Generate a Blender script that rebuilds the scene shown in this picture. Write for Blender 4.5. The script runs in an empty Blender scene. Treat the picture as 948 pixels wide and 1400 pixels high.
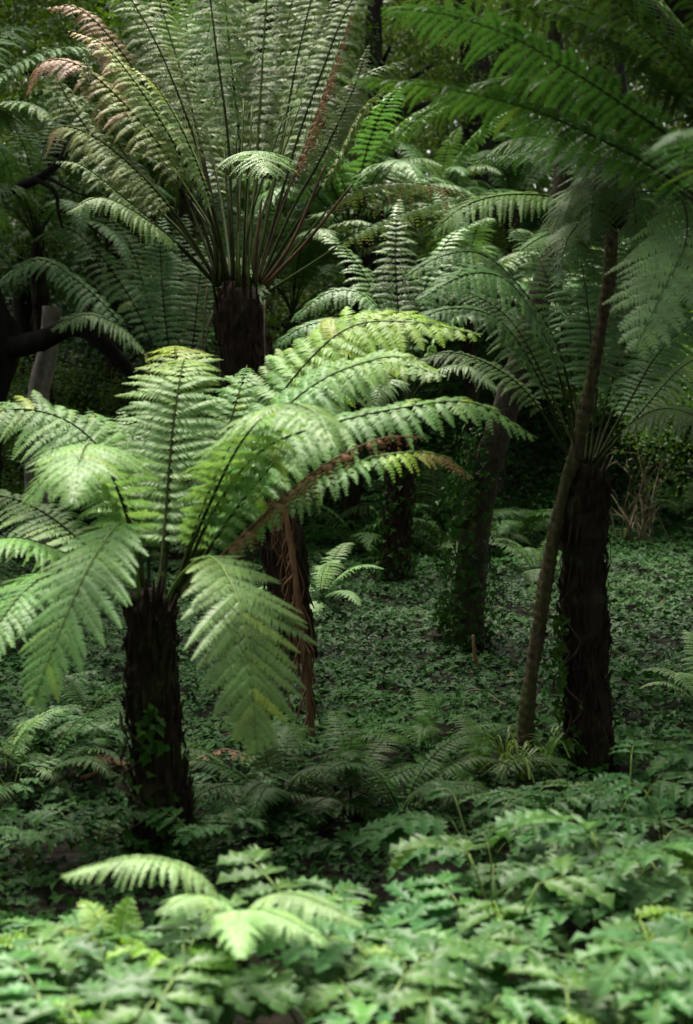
import bpy, math, random
import numpy as np
from mathutils import Vector

rng = np.random.default_rng(7)
random.seed(7)
SC = bpy.context.scene
COL = SC.collection
R = math.radians

# ------------------------------------------------------------------ camera model
FPX = 2333.0
CAM = np.array([0.0, 0.0, 2.6])
PITCH = math.atan(280 / FPX)
FW = np.array([0, math.cos(PITCH), -math.sin(PITCH)])
UP = np.array([0, math.sin(PITCH), math.cos(PITCH)])
RT = np.array([1.0, 0, 0])
Z = np.array([0, 0, 1.0])


def P(px, py, d):
    return CAM + d * (FW + (px - 474) / FPX * RT - (py - 700) / FPX * UP)


def pix(p):
    v = np.asarray(p) - CAM
    d = v @ FW
    return 474 + FPX * (v @ RT) / d, 700 - FPX * (v @ UP) / d


def nz(x, y, s=1.0, o=0.0):
    x = x * s + o
    y = y * s - o * 1.7
    return (np.sin(x * 1.3 + 1.7 * np.sin(y * .9)) + np.sin(y * 1.7 + 1.3 * np.sin(x * 1.1 + 2)) +
            .6 * np.sin(x * 3.1 + y * 2.3 + 1.) + .4 * np.sin(x * 5.3 - y * 4.7)) / 3.0


def H(x, y):
    x = np.asarray(x, float)
    y = np.asarray(y, float)
    t = np.clip((y - 17.5) / 14.0, 0, 1)
    w = np.clip((y - 19.0 - .4 * np.sin(x * .7)) / 1.6, 0, 1)
    bank = 3.4 * t * t * (3 - 2 * t) + 1.15 * w * w * (3 - 2 * w)
    side = .9 * np.clip((-x - 3.2 - .05 * y) / 5, 0, 1) + .7 * np.clip((x - 3.8 - .1 * y) / 5, 0, 1)
    return bank + side + .06 * nz(x, y, .8) + .025 * nz(x, y, 2.6, 3.)


def G(px, py):
    v = FW + (px - 474) / FPX * RT - (py - 700) / FPX * UP
    d = 2.0
    while d < 60:
        p = CAM + d * v
        if p[2] <= H(p[0], p[1]):
            break
        d += .02
    return CAM + d * v, d


# ------------------------------------------------------------------ materials
def nodes(name):
    m = bpy.data.materials.new(name)
    m.use_nodes = True
    t = m.node_tree
    t.nodes.clear()
    return m, t, t.nodes, t.links


def leafmat(name, c0, c1, c2, rough=.42, trans=.3, spec=.5, noise=6.0, var=.35, tcol=None):
    m, t, N, L = nodes(name)
    out = N.new('ShaderNodeOutputMaterial')
    at = N.new('ShaderNodeAttribute'); at.attribute_name = 'tint'
    rp = N.new('ShaderNodeValToRGB')
    e = rp.color_ramp.elements
    e[0].position = 0; e[0].color = (*c0, 1)
    e[1].position = 1; e[1].color = (*c2, 1)
    k = e.new(.5); k.color = (*c1, 1)
    L.new(at.outputs['Fac'], rp.inputs['Fac'])
    geo = N.new('ShaderNodeNewGeometry')
    no = N.new('ShaderNodeTexNoise'); no.inputs['Scale'].default_value = noise
    no.inputs['Detail'].default_value = 3
    L.new(geo.outputs['Position'], no.inputs['Vector'])
    mr = N.new('ShaderNodeMapRange')
    mr.inputs['From Min'].default_value = .25; mr.inputs['From Max'].default_value = .75
    mr.inputs['To Min'].default_value = 1 - var; mr.inputs['To Max'].default_value = 1 + var
    L.new(no.outputs['Fac'], mr.inputs['Value'])
    oi = N.new('ShaderNodeObjectInfo')
    mr2 = N.new('ShaderNodeMapRange')
    mr2.inputs['To Min'].default_value = .85; mr2.inputs['To Max'].default_value = 1.15
    L.new(oi.outputs['Random'], mr2.inputs['Value'])
    mu = N.new('ShaderNodeMath'); mu.operation = 'MULTIPLY'
    L.new(mr.outputs[0], mu.inputs[0]); L.new(mr2.outputs[0], mu.inputs[1])
    hs = N.new('ShaderNodeHueSaturation')
    L.new(mu.outputs[0], hs.inputs['Value']); L.new(rp.outputs['Color'], hs.inputs['Color'])
    mr3 = N.new('ShaderNodeMapRange')
    mr3.inputs['To Min'].default_value = .485; mr3.inputs['To Max'].default_value = .515
    L.new(oi.outputs['Random'], mr3.inputs['Value']); L.new(mr3.outputs[0], hs.inputs['Hue'])
    b = N.new('ShaderNodeBsdfPrincipled')
    b.inputs['Roughness'].default_value = rough
    b.inputs['Specular IOR Level'].default_value = spec
    L.new(hs.outputs[0], b.inputs['Base Color'])
    tr = N.new('ShaderNodeBsdfTranslucent')
    hs2 = N.new('ShaderNodeHueSaturation'); hs2.inputs['Hue'].default_value = .485
    hs2.inputs['Saturation'].default_value = 1.1; hs2.inputs['Value'].default_value = 1.5
    L.new(hs.outputs[0], hs2.inputs['Color']); L.new(hs2.outputs[0], tr.inputs['Color'])
    mx = N.new('ShaderNodeMixShader'); mx.inputs[0].default_value = trans
    L.new(b.outputs[0], mx.inputs[1]); L.new(tr.outputs[0], mx.inputs[2])
    L.new(mx.outputs[0], out.inputs['Surface'])
    return m


def barkmat(name, ca, cb, scale=12, stretch=.25, rough=.85, bump=.5, spec=.2, moss=0.0):
    m, t, N, L = nodes(name)
    out = N.new('ShaderNodeOutputMaterial')
    geo = N.new('ShaderNodeNewGeometry')
    mp = N.new('ShaderNodeMapping'); mp.inputs['Scale'].default_value = (1, 1, stretch)
    L.new(geo.outputs['Position'], mp.inputs['Vector'])
    no = N.new('ShaderNodeTexNoise'); no.inputs['Scale'].default_value = scale
    no.inputs['Detail'].default_value = 6; no.inputs['Roughness'].default_value = .65
    L.new(mp.outputs[0], no.inputs['Vector'])
    rp = N.new('ShaderNodeValToRGB')
    rp.color_ramp.elements[0].position = .35; rp.color_ramp.elements[0].color = (*ca, 1)
    rp.color_ramp.elements[1].position = .7; rp.color_ramp.elements[1].color = (*cb, 1)
    L.new(no.outputs['Fac'], rp.inputs['Fac'])
    b = N.new('ShaderNodeBsdfPrincipled')
    b.inputs['Roughness'].default_value = rough
    b.inputs['Specular IOR Level'].default_value = spec
    if moss:
        n2 = N.new('ShaderNodeTexNoise'); n2.inputs['Scale'].default_value = 5.5; n2.inputs['Detail'].default_value = 5
        L.new(geo.outputs['Position'], n2.inputs['Vector'])
        r2 = N.new('ShaderNodeMapRange'); r2.inputs['From Min'].default_value = .50; r2.inputs['From Max'].default_value = .66
        r2.inputs['To Max'].default_value = moss
        L.new(n2.outputs['Fac'], r2.inputs['Value'])
        mxc = N.new('ShaderNodeMixRGB'); mxc.inputs['Color2'].default_value = (.045, .060, .014, 1)
        L.new(r2.outputs[0], mxc.inputs['Fac']); L.new(rp.outputs[0], mxc.inputs['Color1'])
        L.new(mxc.outputs[0], b.inputs['Base Color'])
    else:
        L.new(rp.outputs[0], b.inputs['Base Color'])
    bp = N.new('ShaderNodeBump'); bp.inputs['Strength'].default_value = bump
    bp.inputs['Distance'].default_value = .03
    L.new(no.outputs['Fac'], bp.inputs['Height']); L.new(bp.outputs[0], b.inputs['Normal'])
    L.new(b.outputs[0], out.inputs['Surface'])
    return m


BROWN = (.20, .105, .05)
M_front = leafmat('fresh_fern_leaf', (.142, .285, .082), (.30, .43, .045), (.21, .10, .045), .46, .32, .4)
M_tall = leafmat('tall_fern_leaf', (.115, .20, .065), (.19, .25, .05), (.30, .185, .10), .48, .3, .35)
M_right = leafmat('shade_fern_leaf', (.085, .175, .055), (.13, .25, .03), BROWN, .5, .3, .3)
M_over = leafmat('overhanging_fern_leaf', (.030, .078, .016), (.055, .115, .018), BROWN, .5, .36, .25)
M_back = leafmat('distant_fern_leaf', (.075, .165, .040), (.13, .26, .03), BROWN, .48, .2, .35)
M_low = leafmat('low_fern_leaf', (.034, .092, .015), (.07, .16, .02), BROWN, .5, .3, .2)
M_palefern = leafmat('pale_fern_leaf', (.225, .385, .15), (.28, .42, .09), BROWN, .48, .3, .35)
M_dead = leafmat('dead_fern_leaf', (.13, .066, .032), (.18, .105, .058), (.26, .17, .11), .7, .2, .2)
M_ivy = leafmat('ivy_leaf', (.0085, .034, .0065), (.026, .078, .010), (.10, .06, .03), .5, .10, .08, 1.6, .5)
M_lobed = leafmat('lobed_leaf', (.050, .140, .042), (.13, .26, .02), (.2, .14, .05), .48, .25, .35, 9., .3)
M_lobedd = leafmat('lobed_leaf_painted_shade', (.040, .12, .028), (.075, .19, .02), (.2, .14, .05), .48, .25, .3, 9., .3)  # darker copy of lobed_leaf, shade painted into the leaf colour
M_tree = leafmat('broad_tree_leaf', (.032, .072, .014), (.11, .20, .018), (.12, .08, .03), .45, .3, .35, 1.2, .45)
M_shadetree = leafmat('shade_tree_leaf', (.03, .07, .016), (.05, .11, .018), (.12, .08, .03), .5, .2, .3, 1.2, .3)  # leaves of the unseen trees added for shade
M_grass = leafmat('grass_blade', (.05, .12, .02), (.10, .18, .03), (.25, .2, .08), .5, .3, .3)
M_stalk = barkmat('frond_stalk', (.012, .018, .005), (.040, .052, .012), 20, .3, .6, .2, .1)
M_stalkg = barkmat('green_stalk', (.035, .055, .012), (.085, .115, .022), 20, .3, .6, .2, .12)
M_stalkb = barkmat('brown_stalk', (.04, .02, .010), (.13, .066, .03), 20, .3, .6, .2, .3)
M_lstalk = barkmat('leaf_stalk', (.09, .15, .03), (.15, .23, .05), 20, .3, .5, .1, .3)
M_ftrunk = barkmat('fern_trunk_fibre', (.008, .005, .0035), (.036, .022, .013), 30, .2, .95, .8, moss=.45)
M_ftrunkr = barkmat('red_fern_trunk_fibre', (.007, .0045, .003), (.042, .021, .011), 30, .2, .9, .8, moss=.25)
M_slim = barkmat('slender_fern_trunk', (.025, .019, .010), (.095, .075, .040), 35, .5, .9, .7, moss=.6)
M_bark = barkmat('rough_bark', (.022, .017, .011), (.070, .054, .036), 30, .5, .9, .8, moss=.6)
M_dark = barkmat('dark_bark', (.006, .005, .004), (.018, .015, .011), 10, .3, .95, .8)
M_pale = barkmat('pale_bark', (.14, .125, .095), (.30, .27, .22), 18, .5, .9, .5)
M_dry = barkmat('dry_fibre', (.07, .035, .018), (.22, .12, .065), 25, .15, .85, .5)
M_twig = barkmat('pale_twig', (.07, .058, .03), (.15, .13, .075), 20, .4, .8, .3)


# ------------------------------------------------------------------ mesh helpers
class MB:
    def __init__(s):
        s.v = []; s.f = []; s.t = []; s.n = 0

    def add(s, v, faces, tint=0.0):
        v = np.asarray(v, float).reshape(-1, 3)
        s.v.append(v)
        for a in faces:
            s.f.append(np.asarray(a, int) + s.n)
        s.t.append(np.broadcast_to(np.asarray(tint, float), (len(v),)))
        s.n += len(v)

    def mesh(s, name, mat, origin=None, smooth=False):
        V = np.concatenate(s.v) if s.v else np.zeros((0, 3))
        if origin is not None:
            V = V - np.asarray(origin)
        T = np.concatenate(s.t) if s.t else np.zeros(0)
        me = bpy.data.meshes.new(name)
        me.vertices.add(len(V))
        me.vertices.foreach_set('co', V.astype(np.float32).ravel())
        tot = np.concatenate([np.full(len(a), a.shape[1]) for a in s.f])
        li = np.concatenate([a.ravel() for a in s.f])
        st = np.concatenate([[0], np.cumsum(tot)[:-1]])
        me.loops.add(len(li))
        me.loops.foreach_set('vertex_index', li.astype(np.int32))
        me.polygons.add(len(tot))
        me.polygons.foreach_set('loop_start', st.astype(np.int32))
        me.polygons.foreach_set('loop_total', tot.astype(np.int32))
        me.polygons.foreach_set('use_smooth', np.full(len(tot), smooth))
        a = me.attributes.new('tint', 'FLOAT', 'POINT')
        a.data.foreach_set('value', T.astype(np.float32))
        me.update(calc_edges=True)
        me.materials.append(mat)
        return me


def link(name, data, parent=None):
    o = bpy.data.objects.new(name, data)
    COL.objects.link(o)
    if parent:
        o.parent = parent
    return o


def tag(o, label=None, cat=None, group=None, kind=None):
    if label: o['label'] = label
    if cat: o['category'] = cat
    if group: o['group'] = group
    if kind: o['kind'] = kind
    return o


def thing(name, loc, label, cat, group=None):
    o = link(name, None)
    o.location = [float(c) for c in loc]
    return tag(o, label, cat, group)


def norm(v):
    v = np.asarray(v, float)
    return v / np.maximum(np.linalg.norm(v, axis=-1, keepdims=True), 1e-9)


def spline(pts, n):
    p = np.asarray(pts, float)
    m = len(p)
    e = np.vstack([2 * p[0] - p[1], p, 2 * p[-1] - p[-2]])
    out = []
    for i in range(m - 1):
        a, b, c, d = e[i:i + 4]
        for t in np.linspace(0, 1, 24, endpoint=False):
            out.append(.5 * ((2 * b) + (-a + c) * t + (2 * a - 5 * b + 4 * c - d) * t * t + (-a + 3 * b - 3 * c + d) * t ** 3))
    out.append(p[-1])
    out = np.array(out)
    L = np.concatenate([[0], np.cumsum(np.linalg.norm(np.diff(out, axis=0), axis=1))])
    q = np.linspace(0, L[-1], n)
    return np.stack([np.interp(q, L, out[:, k]) for k in range(3)], 1), L[-1]


def tube(mb, pts, rad, k=6, tint=0.0, rough=0.0, seed=0):
    p = np.asarray(pts, float)
    n = len(p)
    rad = np.broadcast_to(np.asarray(rad, float), (n,))
    T = norm(np.gradient(p, axis=0))
    ref = np.array([0.13, 1, .07]) if abs(T[0][2]) > .8 else np.array([0, 0, 1.])
    A = norm(np.cross(T, ref)); B = np.cross(T, A)
    th = np.linspace(0, 2 * math.pi, k, endpoint=False)
    rr = rad[:, None] * np.ones((1, k))
    if rough:
        g = np.random.default_rng(seed)
        rr = rr * (1 + rough * g.normal(size=(n, k)))
    V = p[:, None, :] + rr[..., None] * (np.cos(th)[None, :, None] * A[:, None, :] + np.sin(th)[None, :, None] * B[:, None, :])
    idx = np.arange(n * k).reshape(n, k)
    j = np.roll(np.arange(k), -1)
    q = np.stack([idx[:-1], idx[:-1][:, j], idx[1:][:, j], idx[1:]], -1).reshape(-1, 4)
    mb.add(V.reshape(-1, 3), [q, idx[0][::-1][None], idx[-1][None]], tint)


# ------------------------------------------------------------------ fronds
def frond_geo(pts, W, n=28, stipe=.2, droop=.3, roll=0.0, tint=0.0, tip=0.0, out=None, sp=.0125, pin=.8,
              shelf=.45, thick=.008, seed=0, gaps=0.0, curl=0.0, tipfrom=.55, edge=0.0, keel=0.0, grav=None, fwd=14, tilt=.12):
    """returns (blade MB, stalk MB); pts run from the crown to the tip in 3D"""
    g = np.random.default_rng(seed)
    C, Ltot = spline(pts, 90)
    T = norm(np.gradient(C, axis=0))
    if out is None:
        h = C[-1] - C[0]; h = h * np.array([1, 1, 0])
        if np.linalg.norm(h) < .08:
            h = np.array([0, 1., 0])
    else:
        h = np.array([out[0], out[1], 0.])
    S0 = norm(np.cross(norm(h), Z))
    down = -Z if grav is None else np.asarray(grav, float)
    bl = MB(); st = MB()
    r = thick * (1 - .85 * np.linspace(0, 1, 46))
    tube(st, C[::2][:45], r[:45], 6)
    ss = np.linspace(0, 1, n + 1)[:-1]
    ss = ss ** .92
    V = []; T3 = []
    for i, s in enumerate(ss):
        u = stipe + (1 - stipe) * s
        f = u * 89
        a = int(f); w = f - a
        a1 = min(a + 1, 89)
        c = C[a] * (1 - w) + C[a1] * w
        t = norm(T[a] * (1 - w) + T[a1] * w)
        S = norm(S0 - t * (S0 @ t))
        Nn = np.cross(S, t)
        if roll:
            cr, sr = math.cos(roll), math.sin(roll)
            S, Nn = S * cr + Nn * sr, Nn * cr - S * sr
        prof = min(1., .42 + 1.9 * s) * (1 - s ** 2.3) ** .85 + .03
        for side in (-1, 1):
            L = W * prof * g.uniform(.82, 1.1) * (g.uniform(.3, .8) if g.random() < .035 else 1)
            if gaps and g.random() < gaps:
                L *= g.uniform(.15, .5)
            ang = R(fwd + (58 - fwd) * s ** 2.5) + g.normal() * .075
            d0 = norm(side * S * math.cos(ang) + t * math.sin(ang) - Nn * keel)
            dr = droop * g.uniform(.6, 1.35)
            nn = max(4, int(L / sp))
            uu = (np.arange(nn) + .5) / nn
            ax = c + L * (uu[:, None] * d0 * (1 - .18 * dr * uu[:, None]) + (dr * uu ** 2.1)[:, None] * down)
            if curl:
                ax = ax + L * curl * (uu ** 3)[:, None] * (-Nn - .6 * d0)
            dd = norm(np.gradient(ax, axis=0)) if nn > 1 else d0[None]
            Np = norm(Nn * (1 - shelf) + Z * shelf + g.normal(size=3) * .06)
            q = norm(np.cross(Np[None], dd))
            Np2 = np.cross(dd, q)
            pw = pin * (Ltot * (1 - stipe) / n) * 1.15 * max(.5, math.cos(ang) / math.cos(R(fwd)))
            pl = pw * np.minimum(1, .6 + 2.2 * uu) * (1 - uu ** 1.6) ** .9 + .004
            pl = np.minimum(pl, .42 * L + .004)
            hw = L / nn * .45
            tv = tint + edge * np.clip((uu - .45) / .5, 0, 1) + tip * np.clip((s - tipfrom) / max(.05, .6 * (1 - tipfrom)), 0, 1) + g.normal() * .06 + (g.uniform(.2, .6) if g.random() < .025 else 0)
            for s2 in (-1, 1):
                pd = norm(q * s2 * .93 + dd * g.normal(.36, .10, (nn, 1)) + Np2 * g.normal(-.06, tilt, (nn, 1)))
                jl = pl * g.uniform(.75, 1.15, nn)
                b0 = ax - dd * hw; b1 = ax + dd * hw
                mid = ax + pd * (jl * .55)[:, None] - Np2 * (jl * .05)[:, None]
                m0 = mid - dd * (hw * .85); m1 = mid + dd * (hw * .85)
                tp = ax + pd * jl[:, None] - Np2 * (jl * .22)[:, None] + dd * (hw * .4)
                V.append(np.stack([b0, b1, m1, m0, tp], 1).reshape(-1, 3))
                T3.append(np.repeat(np.clip(tv + g.normal(size=nn) * .03, 0, 1), 5))
    kb = int(stipe * 89)
    tube(bl, C[kb:] + 0.002 * Z, .0022, 3, tint)
    V = np.concatenate(V); T3 = np.concatenate(T3)
    k = np.arange(len(V) // 5)[:, None] * 5
    bl.add(V, [np.concatenate([k, k + 1, k + 2, k + 3], 1), np.concatenate([k + 3, k + 2, k + 4], 1)], T3)
    return bl, st


SEED = [100]


def frond(root, pts, W, mat, smat=None, name='frond', label=None, **kw):
    SEED[0] += 1
    bl, st = frond_geo(pts, W, seed=SEED[0], **kw)
    o = np.array(root.location)
    f = link(name, bl.mesh(name, mat, o), root)
    link('stalk', st.mesh('stalk', smat or M_stalk, o, True), f)
    if label: f['label'] = label
    return f


def pf(root, cd, spec, W, mat, **kw):
    """frond from photograph points with depth offsets about the crown depth"""
    return frond(root, [P(x, y, cd + z) for x, y, z in spec], W, mat, **kw)


def arch_pts(L, elev, bend, n=7, sway=0.0):
    """frond leaving the origin at an elevation and bending over, in the x-z plane"""
    p = np.zeros(3); out = [p.copy()]
    k = 14
    a = elev
    for i in range(k):
        u = (i + .5) / k
        aa = elev - bend * u ** 1.5
        p = p + np.array([math.cos(aa), sway * u, math.sin(aa)]) * (L / k)
        out.append(p.copy())
    return out[::2]


def fern_trunk(root, pts, r, mat, stubs=160, flare=.3, rseed=1, slen=.11, fuzz=0, fp=6):
    g = np.random.default_rng(rseed)
    C, L = spline(pts, 40)
    u = np.linspace(0, 1, 40)
    rad = r * (1 + flare * (1 - u) ** fp - .05 * u + .06 * np.sin(u * 17 + rseed)) * (1 - .55 * np.clip((u - .9) / .1, 0, 1) ** 2)
    mb = MB()
    tube(mb, C, rad, 18, rough=.07, seed=rseed)
    th = g.uniform(0, 2 * math.pi, stubs); tt = g.uniform(.03, .99, stubs)
    T = norm(np.gradient(C, axis=0))
    for a, s in zip(th, tt):
        i = min(39, int(s * 39))
        t = T[i]
        A = norm(np.cross(t, np.array([0, 1., .1]))); B = np.cross(t, A)
        o = A * math.cos(a) + B * math.sin(a)
        b = C[i] + o * rad[i] * .93
        l = slen * g.uniform(.5, 1.3)
        dirn = 1 if g.random() < .72 else -1
        q = [b - t * l * .3 * dirn, b + o * .018 + t * l * .3 * dirn, b + o * g.uniform(.02, .05) + t * l * dirn]
        tube(mb, q, [.013, .011, .004], 4)
    for _ in range(fuzz):
        a = g.uniform(0, 2 * math.pi); s = g.uniform(.05, .98); i = int(s * 39); t = T[i]
        A = norm(np.cross(t, np.array([0, 1., .1]))); B = np.cross(t, A)
        o = A * math.cos(a) + B * math.sin(a)
        b = C[i] + o * rad[i] * .95
        l = g.uniform(.08, .28)
        q = [b, b + o * g.uniform(.02, .05) - Z * l * .4, b + o * g.uniform(.0, .04) - Z * l]
        tube(mb, q, [.004, .004, .002], 3)
    me = mb.mesh('trunk', mat, np.array(root.location), False)
    return link('trunk', me, root)


# ------------------------------------------------------------------ ivy
_iv = np.array([(0, 0, 0), (.25, -.16, .05), (.56, .12, .10), (.27, .34, .05), (0, 1., -.08), (-.27, .34, .05), (-.56, .12, .10), (-.25, -.16, .05)])
_if = [np.array([[0, 1, 2, 3, 4]]), np.array([[0, 4, 5, 6, 7]])]
_bl = np.array([(0, 0, 0), (.22, .25, .04), (.24, .55, .04), (0, 1., -.1), (-.24, .55, .04), (-.22, .25, .04)])
_bf = [np.array([[0, 1, 2, 3]]), np.array([[0, 3, 4, 5]])]


def scatter(mb, pos, tip, nrm, size, shape=_iv, faces=_if, tint=0.0):
    pos = np.asarray(pos, float)
    y = norm(tip)
    z = norm(nrm - y * np.sum(nrm * y, -1, keepdims=True))
    x = np.cross(y, z)
    s = np.asarray(size)[:, None, None]
    V = pos[:, None] + s * (shape[None, :, 0:1] * x[:, None] + shape[None, :, 1:2] * y[:, None] + shape[None, :, 2:3] * z[:, None])
    k = len(shape)
    base = np.arange(len(pos))[:, None] * k
    mb.add(V.reshape(-1, 3), [base + f for f in faces], np.repeat(np.broadcast_to(tint, (len(pos),)), k))


def trunk_ivy(pts, r, n, size, label, face=None, spread=.03, lo=0., hi=1., seed=3, stems=4, taper=1.0, name='ivy_vine'):
    g = np.random.default_rng(seed)
    C, L = spline(pts, 60)
    u = lo + (hi - lo) * g.random(n) ** taper
    T = norm(np.gradient(C, axis=0))
    i = np.clip((u * 59).astype(int), 0, 59)
    c = C[i]; t = T[i]
    a = g.uniform(0, 2 * math.pi, n) if face is None else face[0] + g.normal(size=n) * face[1] * (1.25 - u)
    A = norm(np.cross(t, np.array([0, 1., 0.])) + 1e-6); B = np.cross(t, A)
    o = A * np.cos(a)[:, None] + B * np.sin(a)[:, None]
    pos = c + o * (r + np.abs(g.normal(size=n)) * spread)[:, None]
    tip = -t * .8 + g.normal(size=(n, 3)) * .45
    nr = o * .8 + Z * .5 + g.normal(size=(n, 3)) * .3
    mb = MB()
    scatter(mb, pos, tip, nr, size * g.uniform(.6, 1.25, n), tint=np.clip(.4 + g.normal(0, .15, n), 0, .5))
    root = thing(name, C[0], label, 'ivy')
    link('leaves', mb.mesh('leaves', M_ivy, C[0]), root)
    st = MB()
    for k in range(stems):
        a0 = (g.uniform(0, 2 * math.pi) if face is None else g.normal(face[0], face[1]))
        q = []
        for j in range(int(lo * 59), max(int(hi * 59), int(lo * 59) + 6), 4):
            aa = a0 + .5 * math.sin(j * .3 + k)
            A = norm(np.cross(T[j], np.array([0, 1., 0.]))); B = np.cross(T[j], A)
            q.append(C[j] + (A * math.cos(aa) + B * math.sin(aa)) * (r + .006))
        tube(st, q, .006, 5)
    link('stems', st.mesh('stems', M_bark, C[0], True), root)
    return root


# ================================================================== SETTING
def axis_pts(a, b, c, fine, coarse):
    return np.concatenate([np.linspace(-coarse, a, 24, endpoint=False), np.arange(a, b, fine), np.linspace(b, c, 24)])


gx = axis_pts(-9, 9, 150, .18, 150); gy = np.concatenate([np.linspace(-60, 2, 20, endpoint=False), np.arange(2, 34, .18), np.linspace(34, 220, 30)])
XX, YY = np.meshgrid(gx, gy)
mb = MB()
ii = np.arange(XX.size).reshape(XX.shape)
mb.add(np.stack([XX, YY, H(XX, YY)], -1).reshape(-1, 3), [np.stack([ii[:-1, :-1], ii[:-1, 1:], ii[1:, 1:], ii[1:, :-1]], -1).reshape(-1, 4)])
M_soil = barkmat('forest_soil', (.006, .006, .003), (.020, .015, .009), 9, 1., .95, .8)
tag(link('ground', mb.mesh('ground', M_soil, None, True)), kind='structure')

# ivy carpet: nobody could count it
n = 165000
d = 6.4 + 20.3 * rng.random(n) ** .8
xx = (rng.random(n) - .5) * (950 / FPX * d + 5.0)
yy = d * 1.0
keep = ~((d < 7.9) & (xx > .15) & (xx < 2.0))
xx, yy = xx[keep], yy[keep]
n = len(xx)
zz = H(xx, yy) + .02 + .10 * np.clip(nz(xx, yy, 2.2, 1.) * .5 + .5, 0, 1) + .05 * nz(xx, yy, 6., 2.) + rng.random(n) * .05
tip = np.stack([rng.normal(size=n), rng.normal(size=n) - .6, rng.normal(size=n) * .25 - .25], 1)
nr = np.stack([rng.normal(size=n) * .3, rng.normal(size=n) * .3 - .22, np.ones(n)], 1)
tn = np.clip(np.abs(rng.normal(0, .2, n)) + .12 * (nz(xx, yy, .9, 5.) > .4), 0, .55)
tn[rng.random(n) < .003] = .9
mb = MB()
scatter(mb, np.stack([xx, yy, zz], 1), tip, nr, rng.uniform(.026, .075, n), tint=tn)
n2 = 26000
yw = np.where(rng.random(n2) < .5, rng.uniform(18.4, 21.2, n2), rng.uniform(21, 34, n2))
xw = (rng.random(n2) - .5) * (950 / FPX * yw + 4.0)
zw = H(xw, yw) + .03 + rng.random(n2) * .08
scatter(mb, np.stack([xw, yw, zw], 1), np.stack([rng.normal(size=n2) * .6, -np.ones(n2) * .3, -np.ones(n2)], 1), np.stack([rng.normal(size=n2) * .3, -np.ones(n2) * .8 + rng.normal(size=n2) * .3, np.ones(n2) * .7], 1), np.where(yw < 21.2, 1., 1.9) * rng.uniform(.05, .10, n2), tint=np.clip(np.abs(rng.normal(0, .18, n2)), 0, .5))
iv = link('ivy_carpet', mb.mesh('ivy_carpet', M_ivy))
tag(iv, 'dark glossy ivy leaves carpeting the forest floor', 'ivy', kind='stuff')

# ================================================================== HERO TREE FERNS
# ---- sunlit tree fern on the left
D1 = 8.1
b1 = P(216, 1180, D1); b1[2] = float(H(b1[0], b1[1])) - .05
f1 = thing('tree_fern', b1, 'bright sunlit tree fern with arching pale green fronds on a short dark trunk', 'tree fern', 'tree ferns')
tp1 = P(205, 835, D1)
fern_trunk(f1, [b1, P(220, 1080, D1), P(208, 950, D1), tp1, P(207, 805, D1)], .110, M_ftrunk, 260, .5, 4, .12, 120)
A = dict(n=27, sp=.0105, thick=.010, pin=.95)
pf(f1, D1, [(224, 820, .05), (231, 700, .28), (237, 590, .45), (240, 505, .62), (240, 474, .85), (240, 480, 1.1)], 0.370, M_front, tip=.45, droop=.28, out=(0, 1), tipfrom=.55, **A)
pf(f1, D1, [(216, 820, .0), (226, 710, .16), (235, 600, .28), (246, 520, .40), (252, 492, .6), (254, 500, .8)], 0.347, M_front, tip=.3, droop=.3, out=(0, 1), **A)
pf(f1, D1, [(195, 820, .1), (178, 700, .3), (135, 612, .42), (75, 568, .45), (0, 562, .4), (-80, 600, .3)], 0.370, M_front, tip=.1, droop=.35, roll=.5, **A)
pf(f1, D1, [(198, 815, 0), (172, 700, -.12), (142, 630, -.3), (122, 607, -.55), (108, 635, -.95), (98, 690, -1.2)], 0.347, M_front, droop=.35, **A)
pf(f1, D1, [(190, 818, -.1), (184, 750, -.25), (165, 716, -.5), (122, 775, -.8), (82, 862, -.95), (42, 968, -1.0)], 0.350, M_front, smat=M_lstalk, pin=.88, tilt=.06, droop=.14, shelf=.15, stipe=.3, n=21, sp=.0105, thick=.010, fwd=33)
pf(f1, D1, [(228, 820, -.1), (252, 782, -.3), (290, 762, -.5), (326, 820, -.78), (343, 915, -.90), (352, 1030, -.96)], 0.380, M_front, smat=M_lstalk, pin=.95, tilt=.06, droop=.10, shelf=.12, stipe=.3, n=19, sp=.0105, thick=.010, fwd=33)
pf(f1, D1, [(240, 815, 0), (292, 700, -.05), (360, 615, -.1), (450, 580, -.15), (560, 556, -.2), (650, 552, -.22), (735, 600, -.22)], 0.302, M_front, droop=.45, roll=-.45, n=32, sp=.0105, thick=.010)
pf(f1, D1, [(234, 815, 0), (282, 700, -.1), (330, 605, -.3), (382, 554, -.6), (432, 566, -.95), (458, 612, -1.2)], 0.358, M_front, droop=.4, **A)
pf(f1, D1, [(244, 815, .1), (300, 690, .4), (380, 545, .65), (470, 452, .7), (560, 440, .6), (660, 458, .45)], 0.381, M_front, droop=.3, tip=.45, roll=-.6, tipfrom=.3, **A)
pf(f1, D1, [(244, 815, .1), (320, 680, .3), (410, 565, .38), (500, 502, .3), (560, 500, .15), (610, 516, 0)], 0.314, M_front, droop=.3, roll=-.6, tip=.2, **A)
pf(f1, D1, [(240, 815, .2), (330, 640, .7), (430, 512, 1.0), (510, 436, 1.15), (560, 426, 1.2)], 0.336, M_front, droop=.3, tip=.45, roll=-.5, tipfrom=.3, **A)
pf(f1, D1, [(250, 815, -.05), (325, 742, -.12), (420, 662, -.22), (520, 624, -.3), (600, 622, -.3), (648, 655, -.3)], 0.200, M_front, droop=.5, roll=-.3, tip=.95, tipfrom=.6, n=32, sp=.0115, thick=.009)
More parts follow.
